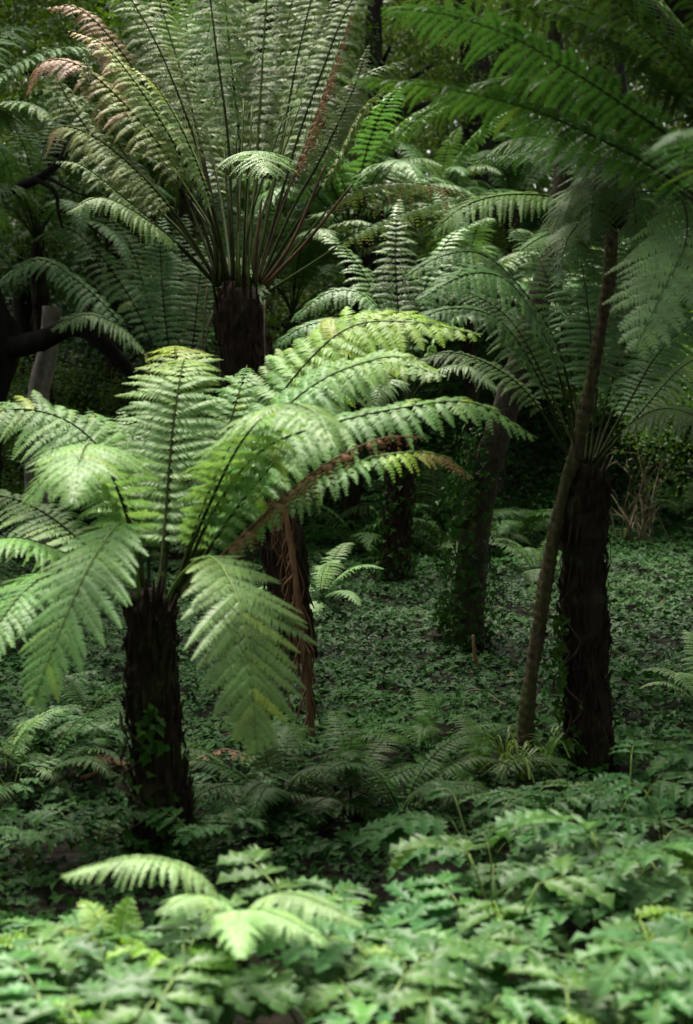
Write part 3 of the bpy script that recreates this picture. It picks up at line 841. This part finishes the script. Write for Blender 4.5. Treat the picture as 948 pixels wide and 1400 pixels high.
# ================================================================== DRY STEM, TWIGS, STICKS, GRASS
bs = P(430, 1040, 9.9); bs[2] = float(H(bs[0], bs[1])) - .03
ds = thing('dead_stem', bs, 'shaggy brown dead stem with peeling strips behind the hanging green frond', 'dead stem')
C, L = spline([bs, P(421, 940, 9.9), P(410, 850, 9.9), P(400, 760, 9.95), P(386, 680, 10.0), P(372, 620, 10.1)], 40)
mb = MB(); tube(mb, C, np.linspace(.022, .016, 40), 8, rough=.12, seed=3)
link('stem', mb.mesh('stem', M_dry, bs, True), ds)
mb = MB(); g = np.random.default_rng(8)
for k in range(85):
    i = int(g.uniform(4, 39)); p = C[i]; l = g.uniform(.15, .5)
    o = np.array([g.normal() * .03, g.normal() * .03, 0])
    q = [p, p + o + np.array([0, 0, -.3 * l]), p + o * .8 + np.array([g.normal() * .02, 0, -.7 * l]), p + o * .6 + np.array([g.normal() * .03, 0, -l])]
    q = [np.array([a[0], a[1], max(a[2], bs[2] + .05)]) for a in q]
    c, _ = spline(q, 8)
    tube(mb, c, np.linspace(.009, .003, 8), 4)
link('bark_strips', mb.mesh('bark_strips', M_dry, bs), ds)

g = np.random.default_rng(17)
bt, dt = G(868, 752)
tw = thing('twig_bush', bt, 'bare bush of thin pale twigs in the ivy on the right', 'bush')
for k in range(20):
    x = 868 + g.normal() * 26; mb = MB()
    top = (x + g.normal() * 26, 650 + g.normal() * 40)
    c, _ = spline([P(x, 752, dt), P((x + top[0]) / 2 + g.normal() * 8, (752 + top[1]) / 2, dt + g.normal() * .2), P(*top, dt + g.normal() * .3)], 14)
    tube(mb, c, np.linspace(.011, .004, 14), 5)
    for q in range(3):
        i = int(g.uniform(5, 13)); e = c[i] + np.array([g.normal() * .15, g.normal() * .1, g.uniform(.05, .25)])
        tube(mb, [c[i], (c[i] + e) / 2 + g.normal(size=3) * .01, e], [.005, .004, .003], 4)
    link('twig', mb.mesh('twig', M_twig, bt, True), tw)


def stick(pts, r0, label, mat=M_dry, name='fallen_stick'):
    c, _ = spline(pts, 16)
    mb = MB(); tube(mb, c, np.linspace(r0, r0 * .5, 16), 6, rough=.1, seed=int(abs(pts[0][0]) * 100))
    o = link(name, mb.mesh(name, mat, c[0], True)); o.location = [float(x) for x in c[0]]
    tag(o, label, 'stick', 'fallen sticks')


def gp(px, py, dz=.1):
    p, d_ = G(px, py); p = p.copy(); p[2] += dz; return p


s0, dd0 = G(658, 930)
stick([s0 + Z * .05, P(650, 900, dd0), P(647, 868, dd0)], .018, 'pale thin stick leaning at the foot of the slender ivy-clad trunk')
stick([gp(112, 1095, .12), gp(150, 1088, .15), gp(182, 1080, .15)], .016, 'orange-brown stick lying left of the short dark trunk')
stick([gp(258, 1078, .12), gp(285, 1072, .16), gp(312, 1085, .12)], .013, 'orange-brown stick lying right of the short dark trunk')
stick([gp(512, 812, .05), P(514, 780, 15.6), P(516, 768, 15.6)], .012, 'thin upright stick beside the ivy-clad stump')
stick([gp(620, 975, .1), gp(655, 968, .12), gp(690, 985, .1)], .008, 'thin twig lying on the ivy in front of the leaning stem', M_twig)
for px, py, lab in [(690, 1060, 'grass tuft left of the leaning stem'), (748, 1055, 'grass tuft between the leaning stem and dark trunk'), (712, 1085, 'grass tuft right at the foot of the leaning stem')]:
    b, _ = G(px, py); mb = MB(); g = np.random.default_rng(px)
    for k in range(26):
        a = g.uniform(0, 6.28); l = g.uniform(.15, .34); o = np.array([math.cos(a), math.sin(a), 0])
        c, _ = spline([b + o * .01, b + o * l * .2 + Z * l * .6, b + o * l * .55 + Z * l * .75, b + o * l * .9 + Z * l * .5], 9)
        w = np.cross(o, Z) * .005
        V = np.concatenate([c - w, c + w]); ii = np.arange(8)
        mb.add(V, [np.stack([ii, ii + 1, ii + 10, ii + 9], 1)], g.uniform(0, .6))
    o = link('grass_tuft', mb.mesh('grass_tuft', M_grass, b)); o.location = [float(x) for x in b]
    tag(o, lab + ', thin arching blades', 'grass', 'grass tufts')

for q, W_, lab in [
    ([(80, 1100, .12), (120, 1088, .2), (160, 1085, .2), (190, 1092, .12)], .10, 'withered brown frond lying left of the short dark trunk'),
    ([(265, 1085, .12), (300, 1075, .2), (340, 1080, .18), (370, 1092, .1)], .10, 'withered brown frond lying right of the short dark trunk'),
]:
    pts = [gp(*a) for a in q]
    SEED[0] += 1
    bl, st = frond_geo(pts, W_, n=16, sp=.013, droop=.15, tint=.35, curl=.15, gaps=.3, thick=.007, seed=SEED[0], stipe=.15)
    ro = thing('fallen_frond', pts[0], lab, 'dead frond', 'fallen dead fronds')
    link('blade', bl.mesh('blade', M_dead, pts[0]), ro); link('stalk', st.mesh('stalk', M_stalkb, pts[0], True), ro)

# ivy-clad slender tree
b8, d8 = G(640, 895)
ct8 = [b8 - Z * .05, P(643, 800, d8), P(655, 690, d8), P(682, 590, d8), P(705, 520, d8), P(735, 420, d8), P(765, 300, d8 + .3), P(770, 150, d8 + .6), P(740, -60, d8 + 1.0), P(730, -260, d8 + 1.2)]
f8 = thing('slender_tree', b8 - Z * .05, 'slender leaning tree with brown bark and ivy up to half its trunk', 'tree')
C, L = spline(ct8, 120)
mb = MB(); tube(mb, C, np.linspace(.122, .045, 120), 18, rough=.05, seed=6)
link('trunk', mb.mesh('trunk', M_bark, np.array(f8.location), True), f8)
trunk_ivy(ct8[:4], .145, 1150, .05, 'ivy clambering up the left side of the slender leaning tree', face=(.25, 1.5), seed=6, spread=.07, taper=1.5)
trunk_ivy([b1, P(216, 1080, D1), P(212, 960, D1)], .165, 46, .062, 'sparse ivy on the short dark trunk of the sunlit fern', face=(1.6, .8), seed=9, stems=2)


# ================================================================== TREES
def crown_mesh(name, rx, rz, nl, mat, size, seed, clumps=40):
    g = np.random.default_rng(seed)
    cs = g.normal(size=(clumps, 3)); cs = cs / np.linalg.norm(cs, axis=1, keepdims=True) * (g.random((clumps, 1)) ** .45)
    cr = g.uniform(.16, .34, clumps)
    w = g.integers(0, clumps, nl)
    p = cs[w] + norm(g.normal(size=(nl, 3))) * (g.random((nl, 1)) ** .5) * cr[w][:, None]
    p = p * np.array([rx, rx, rz])
    tip = g.normal(size=(nl, 3)) + np.array([0, 0, -.5])
    nr = g.normal(size=(nl, 3)) * .6 + np.array([0, 0, 1.])
    mb = MB()
    scatter(mb, p, tip, nr, size * g.uniform(.6, 1.3, nl), _bl, _bf, np.clip(np.abs(g.normal(0, .2, nl)) + .15 * (g.random(clumps) < .25)[w], 0, .55))
    return mb.mesh(name, mat)


CR = [crown_mesh('crown', 1., 1., 12000, M_tree, .036, s, 46) for s in (1, 2, 3)]
CC = [crown_mesh('crown', 1., 1., 26000, M_shadetree, .052, s, 80) for s in (11, 12)]


def tree(x, y, trunk_h, lean, r, cz, crx, crz, label, mesh, mat=M_dark, group='trees behind the ferns', name='leafy_tree', branches=4):
    b = np.array([x, y, float(H(x, y)) - .1])
    root = thing(name, b, label, 'tree', group)
    top = b + np.array([lean[0], lean[1], trunk_h])
    g = np.random.default_rng(int(abs(x * 37 + y * 11)))
    c, _ = spline([b, b + (top - b) * .35 + g.normal(size=3) * .12, b + (top - b) * .7 + g.normal(size=3) * .15, top], 40)
    mb = MB(); tube(mb, c, np.linspace(r, r * .45, 40), 12, rough=.06, seed=3)
    for k in range(branches):
        i = int(g.uniform(16, 38)); e = c[i] + np.array([g.normal() * crx * .5, g.normal() * crx * .4, abs(g.normal()) * crz * .4 + .2])
        q, _ = spline([c[i], (c[i] + e) / 2 + g.normal(size=3) * .15, e], 14)
        tube(mb, q, np.linspace(r * .35, r * .1, 14), 7)
    link('trunk', mb.mesh('trunk', mat, b, True), root)
    o = link('crown', mesh, root)
    o.location = (float(lean[0]), float(lean[1]), cz - float(b[2]))
    o.rotation_euler = (0, 0, g.uniform(0, 6.28))
    o.scale = (crx, crx, crz)
    return root


def X(px, d):
    return (px - 474) / FPX * d


# background trees: (px, depth, crown centre height, crown rx, rz, label)
bg = [
    (40, 21, 5.2, 2.6, 2.2, 'dark leafy tree at the left behind the pale trunk'),
    (-120, 24, 4.2, 2.6, 2.8, 'dark tree at the left edge behind the thick limb'),
    (230, 27, 5.6, 3.0, 3.0, 'dark tree behind the upright fronds, left of the fan'),
    (420, 29, 6.5, 3.2, 3.4, 'tree closing the gap behind the middle of the fan'),
    (545, 24, 5.4, 1.7, 1.35, 'small leaved dark tree right of the broken brown stalks'),
    (660, 28, 6.4, 2.8, 2.8, 'dark tree behind the overhanging fronds'),
    (800, 27, 6.3, 2.4, 2.6, 'dark tree beneath the overhanging fronds near the sky gap'),
    (990, 26, 5.8, 2.4, 3.0, 'dark tree at the right edge behind the hanging pale frond'),
    (330, 34, 8.6, 3.6, 3.2, 'tall far tree over the top of the fan'),
    (600, 35, 8.6, 3.6, 3.0, 'tall far tree in the upper middle'),
    (860, 34, 8.4, 3.4, 2.6, 'tall far tree at the upper right'),
    (90, 33, 8.4, 3.6, 3.6, 'tall far tree at the upper left'),
]
for i, (px, dd_, cz, rx, rz, lab) in enumerate(bg):
    tree(X(px, dd_), dd_, cz - .5, (rng.normal() * .4, .2), .16 + .04 * (i % 3), cz, rx, rz, lab, CR[i % 3])
# shrubs at the foot of the bank
for i, (px, dd_, cz, rx, rz, lab) in enumerate([
    (860, 20.5, 1.6, 1.3, .9, 'dark shrub on the bank behind the bare twigs'),
    (990, 19, 1.7, 1.5, 1.2, 'dark shrub at the right edge behind the twigs'),
    (150, 20, 1.3, 1.5, .9, 'dark shrub low behind the pale trunk'),
    (-20, 18.5, 1.2, 1.3, 1.0, 'dark shrub at the left edge below the thick limb'),
    (400, 21, 2.0, 1.5, .9, 'leafy shrub beside the thick reddish trunk'),
    (640, 24, 3.2, 2.0, .9, 'leafy shrub on the bank above the ivy wall'),
    (760, 23, 2.6, 1.6, .9, 'leafy shrub on the bank behind the right fern'),
    (300, 24, 2.6, 1.8, 1.2, 'leafy shrub on the bank behind the tall fern'),
]):
    tree(X(px, dd_), dd_, .8, (0, 0), .05, cz, rx, rz, lab, CR[(i + 1) % 3], group='shrubs on the bank', name='shrub')

# thick dark tree at the far left, limb and branch reaching in
b9 = np.array([X(-40, 17.5), 17.5, 0.]); b9[2] = float(H(b9[0], b9[1])) - .1
f9 = thing('limbed_tree', b9, 'nearly black thick tree at the left edge with a heavy horizontal limb', 'tree')
mb = MB(); c, _ = spline([b9, P(-20, 560, 17.5), P(0, 470, 17.5), P(-30, 380, 17.6), P(-40, 250, 17.8), P(-30, 60, 18), P(-60, -200, 18)], 50)
tube(mb, c, np.linspace(.22, .14, 50), 14, rough=.06, seed=2)
link('trunk', mb.mesh('trunk', M_dark, b9, True), f9)
for q, r0, r1 in [([(-10, 480, 17.5), (50, 468, 17.3), (105, 448, 17.1), (150, 478, 17), (190, 520, 17)], .13, .06),
                  ([(-35, 275, 17.7), (20, 258, 17.2), (60, 240, 17), (82, 220, 17), (100, 190, 17)], .075, .03),
                  ([(50, 245, 17), (75, 262, 16.9), (80, 290, 16.9), (86, 312, 16.9)], .03, .012),
                  ([(80, 286, 16.9), (110, 300, 16.9), (150, 330, 16.9)], .018, .008),
                  ([(60, 240, 17), (110, 265, 16.8), (130, 262, 16.8)], .022, .008)]:
    c, _ = spline([P(*a) for a in q], 20); mb = MB(); tube(mb, c, np.linspace(r0, r1, 20), 9, rough=.08, seed=5)
    link('limb', mb.mesh('limb', M_dark, b9, True), f9)
o = link('crown', CR[1], f9); o.location = (.2, .4, 6.4); o.scale = (2.2, 2.0, 1.8)
# pale trunk
bA = np.array([X(48, 17.9), 17.9, 0.]); bA[2] = float(H(bA[0], bA[1])) - .1
fA = thing('broken_tree', bA, 'short pale grey trunk behind the dark limb on the left', 'tree')
mb = MB(); c, _ = spline([bA, P(52, 560, 17.9), P(66, 480, 17.9), P(72, 420, 17.9)], 40)
tube(mb, c, np.linspace(.15, .10, 40), 12, rough=.05, seed=8)
link('trunk', mb.mesh('trunk', M_pale, bA, True), fA)
# dark trunks standing among the right ferns
for px, d0, top, rr, lab in [(856, 20.5, 250, .09, 'thin dark trunk behind the right fern fronds'), (640, 24.5, 60, .28, 'broad dark trunk leaning behind the small leaved tree')]:
    b = np.array([X(px, d0), d0, 0.]); b[2] = float(H(b[0], b[1])) - .1
    t = P(px + 6, top, d0 + .2)
    t2 = P(px - 30, -160, d0 + .5)
    root = thing('dark_tree', b, lab, 'tree')
    mb = MB(); c, _ = spline([b, (b + t) / 2 + np.array([.08, 0, 0]), t, t2], 40); tube(mb, c, np.linspace(rr, rr * .5, 40), 10, rough=.08, seed=px)
    link('trunk', mb.mesh('trunk', M_dark, b, True), root)
    o = link('crown', CR[px % 3], root); o.location = [float(q) for q in (t2 - b + np.array([0, .3, 1.5]))]; o.scale = (1.8, 1.8, 1.3)

# unseen trees added to shade the middle ground
can = [
    (3.6, 11.8, 7.4, 2.6, 1.1, 'added tree shading the right-hand ferns from above'),
    (1.3, 12.6, 7.9, 1.9, 1.0, 'added shade tree over the dark hairy trunk'),
    (2.2, 15.0, 8.2, 2.6, 1.1, 'added shade tree over the ivy hollow'),
    (2.9, 10.1, 7.0, 1.65, .9, 'added shade tree overhead at the right'),
    (5.3, 9.2, 7.2, 2.0, 1.0, 'added shade tree overhead at the far right'),
    (-4.4, 17.5, 8.6, 2.6, 1.2, 'added shade tree over the left background'),
    (.5, 14.4, 7.9, 1.5, .9, 'small added shade tree over the ivy hollow'),
    (5.6, 17.0, 9.2, 2.6, 1.2, 'added shade tree over the far right'),
    (-5.0, 12.0, 7.6, 2.0, 1.0, 'added shade tree overhead at the left'),
    (.95, 8.5, 6.7, 1.25, .7, 'added shade tree directly above the overhanging fronds'),
    (-1.0, 27.0, 11.2, 3.4, 1.4, 'added shade tree far over the bank in the middle'),
    (4.0, 26.5, 11.0, 3.4, 1.4, 'added shade tree far over the bank at the right'),
    (-2.2, 1.0, 6.8, 2.4, 1.2, 'added shade tree over the viewpoint on the left'),
    (1.8, .6, 6.6, 2.4, 1.2, 'added shade tree over the viewpoint'),
    (-3.3, 11.4, 7.3, 1.2, .7, 'small added shade tree over the clearing left of the sunlit fern'),
    (.6, 11.0, 7.0, .9, .6, 'small added shade tree over the ground right of the sunlit fern'),
    (-1.9, 11.7, 7.3, 1.15, .7, 'small added shade tree over the ground behind the sunlit fern'),
    (-3.5, -6.0, 5.5, 3.4, 4.5, 'added shade tree standing behind the viewpoint on the left'),  # from here a tall unseen ring, added to block skylight from behind and the sides
    (2.5, -7.0, 5.5, 3.4, 4.5, 'added shade tree standing behind the viewpoint'),
    (7.5, -2.0, 5.0, 3.0, 4.5, 'added shade tree standing to the right of the viewpoint'),
    (-8.0, -1.0, 5.0, 3.0, 4.5, 'added shade tree standing to the left of the viewpoint'),
    (9.5, 3.5, 5.0, 2.8, 4.2, 'added shade tree standing beside the right edge'),
    (-7.0, 5.0, 5.0, 2.8, 4.2, 'added shade tree standing beside the left edge'),
    (7.8, 11.5, 5.0, 2.6, 4.2, 'added shade tree standing outside the right edge farther on'),
    (-8.2, 13.5, 5.0, 2.8, 4.2, 'added shade tree standing outside the left edge farther on'),
    (-4.8, 24.0, 10.4, 3.2, 1.4, 'added shade tree over the far left bank'),
]
for i, (x, y, cz, rx, rz, lab) in enumerate(can):
    bx = x if rz > 3 else x + (5.5 if x > 0 else -3.5)
    tree(bx, y, cz - .2 - float(H(bx, y)) - (1 if rz > 3 else 0), (x - bx, 0), .2, cz, rx, rz, lab, CC[i % 2], group='unseen trees added for shade', name='added_shade_tree')

# far wood closing the view
g = np.random.default_rng(55)
nl = 60000
px_ = g.uniform(-500, 1450, nl); dp = g.uniform(36, 46, nl)
xw = (px_ - 474) / FPX * dp
zt = 9.5 + 2.5 * nz(xw, dp, .35)
zw = H(xw, dp) + (zt - 3) * g.random(nl) ** .9
mb = MB()
scatter(mb, np.stack([xw, dp, zw], 1), g.normal(size=(nl, 3)) + np.array([0, 0, -.5]), g.normal(size=(nl, 3)) * .6 + np.array([0, -.3, 1.]), g.uniform(.16, .34, nl), _bl, _bf, np.clip(np.abs(g.normal(.1, .2, nl)), 0, .5))
tag(link('far_woods', mb.mesh('far_woods', M_tree)), 'far leafy wood closing the view behind the ferns', 'woods', kind='stuff')


# ================================================================== LOBED-LEAF PLANTS
def lobed_leaf(seed, mat):
    """blade of one pinnately lobed leaf plus its stalk, base of the stalk at the origin, leaning along +y"""
    g = np.random.default_rng(seed)
    hgt = g.uniform(.28, .46); outr = g.uniform(.08, .26)
    stalk = [np.zeros(3), np.array([0, outr * .35, hgt * .6]), np.array([0, outr, hgt])]
    sc, _ = spline(stalk, 10)
    st = MB(); tube(st, sc, np.linspace(.006, .004, 10), 6)
    mb = MB()
    LL = g.uniform(.25, .33)
    base = stalk[-1]
    rise = g.uniform(.1, .38); dro = g.uniform(.25, .6)

    def mid(t):
        t = np.asarray(t, float)
        return np.stack([0 * t, base[1] + LL * t * .96, base[2] + LL * (rise * t - dro * t ** 2)], -1)

    rib = mid(np.linspace(0, 1, 10)); tube(st, rib - np.array([0, 0, .002]), np.linspace(.004, .0015, 10), 5)

    def leaflet(o, dx, l, w, teeth, up):
        m = 26
        u = np.linspace(0, 1, m)
        dx = norm(dx); sx = norm(np.cross(dx, Z)); nx = np.cross(sx, dx)
        ax = o + l * (u[:, None] * dx) + nx * (l * (up * u - (up + .28) * u ** 2))[:, None]
        saw = 1 - ((u * teeth) % 1.0)
        prof = np.sin(np.pi * np.clip(u, 0, 1) ** .75) ** .8 * (.42 + .58 * saw) + .02
        vs = []
        for s in (-1, 1):
            jit = g.uniform(.92, 1.08, m)
            e = ax + sx * s * (w * prof * jit)[:, None] + dx * (w * .45 * saw)[:, None] * 1.0 + nx * (w * (.22 * prof - .10 * prof ** 2 - .08 * (1 - saw)))[:, None]
            md = ax + sx * s * (w * prof * .5)[:, None] + nx * (w * .16 * prof)[:, None] + dx * (w * .2 * saw)[:, None]
            vs.append((md, e))
        V = np.concatenate([vs[0][1], vs[0][0], ax, vs[1][0], vs[1][1]])
        i = np.arange(m - 1)
        fs = [np.stack([i + a * m, i + 1 + a * m, i + 1 + (a + 1) * m, i + (a + 1) * m], 1) for a in range(4)]
        mb.add(V, fs, np.clip(g.normal(.06, .05), 0, .3))

    leaflet(mid(.55), mid(1.) - mid(.6), LL * .52, LL * .20, 3.999, .1)
    for t, l, a in ((.05, .48, 64), (.28, .52, 58), (.52, .44, 50)):
        for s in (-1, 1):
            aa = R(a + g.normal() * 5)
            dx = np.array([s * math.sin(aa), math.cos(aa), g.uniform(-.12, .18)])
            leaflet(mid(t), dx, LL * l * g.uniform(.9, 1.1), LL * .175, 3.999, .12)
    return mb.mesh('leaf', mat, None, False), st.mesh('stalk', M_lstalk, None, True)


LV = [lobed_leaf(s, M_lobed) for s in range(8)]
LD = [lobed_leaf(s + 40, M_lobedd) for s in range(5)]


def fresh(me, tint):
    m2 = me.copy()
    a = m2.attributes['tint']
    buf = np.zeros(len(m2.vertices), np.float32); a.data.foreach_get('value', buf)
    a.data.foreach_set('value', np.clip(buf + tint, 0, .5).astype(np.float32))
    return m2


LY = [(fresh(a, .38), b) for a, b in LV[:3]]


def lobed_plant(px, py, dep, label, nl=9, scale=1., V=LV, seed=0, group='lobed-leaf plants of the front bed', young=1):
    p = P(px, py, dep)
    b = np.array([p[0], p[1], float(H(p[0], p[1]))])
    root = thing('lobed_leaf_plant', b, label, 'plant', group)
    g = np.random.default_rng(seed)
    for k in range(nl):
        lm, sm = (LY[k % 3] if (k < young and V is LV) else V[int(g.integers(len(V)))])
        o = link('leaf', lm, root)
        o.rotation_euler = (g.normal() * .12 + (.18 if k < young else 0), g.normal() * .12, k * 2.39996 + g.normal() * .3)
        s = scale * g.uniform(.75, 1.15) * (.7 if k < young else 1)
        o.scale = (s, s, s * (1.15 if k < young else 1))
        link('stalk', sm, o)


rows = [  # depth, x pixels of the plants, phrase
    (4.75, np.linspace(20, 930, 6), 'along the bottom edge'),
    (5.15, np.linspace(60, 980, 6), 'in the second row from the bottom edge'),
    (5.6, np.linspace(-30, 900, 7), 'in the middle row of the front bed'),
    (6.1, np.linspace(420, 960, 5), 'in the fourth row of the front bed'),
    (6.45, np.linspace(480, 930, 5), 'in the back row of the front bed'),
]
ORD = ['first', 'second', 'third', 'fourth', 'fifth', 'sixth', 'seventh']
k = 0
for dep, xs, phrase in rows:
    for i, px in enumerate(xs):
        k += 1
        lobed_plant(px + rng.normal() * 22, 1300, dep + rng.normal() * .1,
                    f'bright lobed-leaf plant {phrase}, {ORD[i]} from the left', 7, rng.uniform(1.0, 1.25), LV, 300 + k, young=int(rng.integers(1, 3)))
for px, dep, lab in [(30, 6.2, 'lobed-leaf plant at the left edge below the dark gap'), (230, 6.0, 'lobed-leaf plant under the long pale frond'), (120, 6.1, 'lobed-leaf plant beside the yellow-green fern')]:
    k += 1
    lobed_plant(px, 1300, dep, lab, 9, .85, LV, 400 + k)
for px, dep, lab in [(650, 7.6, 'shaded lobed-leaf plant nearest the dark fern clumps'), (730, 8.1, 'shaded lobed-leaf plant below the leaning stem'), (780, 7.5, 'shaded lobed-leaf plant in front of the dark trunk'),
                     (860, 8.2, 'shaded lobed-leaf plant right of the dark trunk'), (920, 7.6, 'shaded lobed-leaf plant low at the right edge'), (965, 8.4, 'shaded lobed-leaf plant high at the right edge'),
                     (690, 7.1, 'shaded lobed-leaf plant just behind the bright bed'), (850, 7.1, 'shaded lobed-leaf plant behind the bright bed at the right'),
                     (1040, 6.6, 'lobed-leaf plant past the right edge beside the overhanging fern'), (1060, 5.6, 'lobed-leaf plant past the right edge, near corner'), (1130, 7.2, 'lobed-leaf plant past the right edge behind the overhanging fern'), (1190, 6.2, 'lobed-leaf plant farthest past the right edge')]:
    k += 1
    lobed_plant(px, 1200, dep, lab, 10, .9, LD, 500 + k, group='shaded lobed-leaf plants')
for px, py, lab in [(60, 1030, 'small leafy plant low at the left behind the drooping fronds'), (140, 1050, 'small leafy plant left of the short dark trunk'), (20, 1120, 'small leafy plant in the dark left corner of the clearing'), (100, 980, 'small leafy plant below the left drooping frond'), (330, 1150, 'small leafy plant in shade right of the short trunk'), (40, 1200, 'small leafy plant at the dark left end of the bed'), (130, 1190, 'small leafy plant before the foot of the short trunk, on its left'), (280, 1200, 'small leafy plant behind the pale soft fern')]:
    k += 1
    b, dd_ = G(px, py)
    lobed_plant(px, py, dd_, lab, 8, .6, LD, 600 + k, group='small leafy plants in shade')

# ================================================================== LIGHT, CAMERA
w = bpy.data.worlds.new('World'); SC.world = w; w.use_nodes = True
nt = w.node_tree; nt.nodes.clear()
sky = nt.nodes.new('ShaderNodeTexSky'); sky.sky_type = 'NISHITA'; sky.sun_disc = False
SUN_EL, SUN_AZ = R(66), R(-20)      # azimuth from +y towards +x
sky.sun_elevation = SUN_EL; sky.sun_rotation = SUN_AZ
sky.air_density = 1.0; sky.dust_density = 2.5; sky.ozone_density = 1.0
bgn = nt.nodes.new('ShaderNodeBackground'); bgn.inputs['Strength'].default_value = .11
wo = nt.nodes.new('ShaderNodeOutputWorld')
hz = nt.nodes.new('ShaderNodeHueSaturation'); hz.inputs['Saturation'].default_value = .12
nt.links.new(sky.outputs[0], hz.inputs['Color']); nt.links.new(hz.outputs[0], bgn.inputs[0]); nt.links.new(bgn.outputs[0], wo.inputs[0])
sl = bpy.data.lights.new('sun', 'SUN'); sl.energy = 5.0; sl.angle = R(40); sl.color = (1, .94, .80)
so = bpy.data.objects.new('sun', sl); COL.objects.link(so)
dirv = Vector((math.sin(SUN_AZ) * math.cos(SUN_EL), math.cos(SUN_AZ) * math.cos(SUN_EL), math.sin(SUN_EL)))
so.rotation_euler = dirv.to_track_quat('Z', 'Y').to_euler()

cd = bpy.data.cameras.new('camera'); co = bpy.data.objects.new('camera', cd); COL.objects.link(co)
cd.sensor_fit = 'VERTICAL'; cd.sensor_height = 36; cd.sensor_width = 24.4; cd.lens = 36 * FPX / 1400
co.location = CAM; co.rotation_euler = (math.pi / 2 - PITCH, 0, 0)
cd.clip_end = 500; cd.clip_start = .05
cd.dof.use_dof = True; cd.dof.focus_distance = 11.5; cd.dof.aperture_fstop = 2.0
SC.camera = co
SC.view_settings.view_transform = 'Standard'; SC.view_settings.look = 'None'
SC.view_settings.exposure = 1.66; SC.view_settings.gamma = 1
SC.cycles.max_bounces = 8; SC.cycles.transmission_bounces = 4; SC.cycles.diffuse_bounces = 3
SC.cycles.use_denoising = True
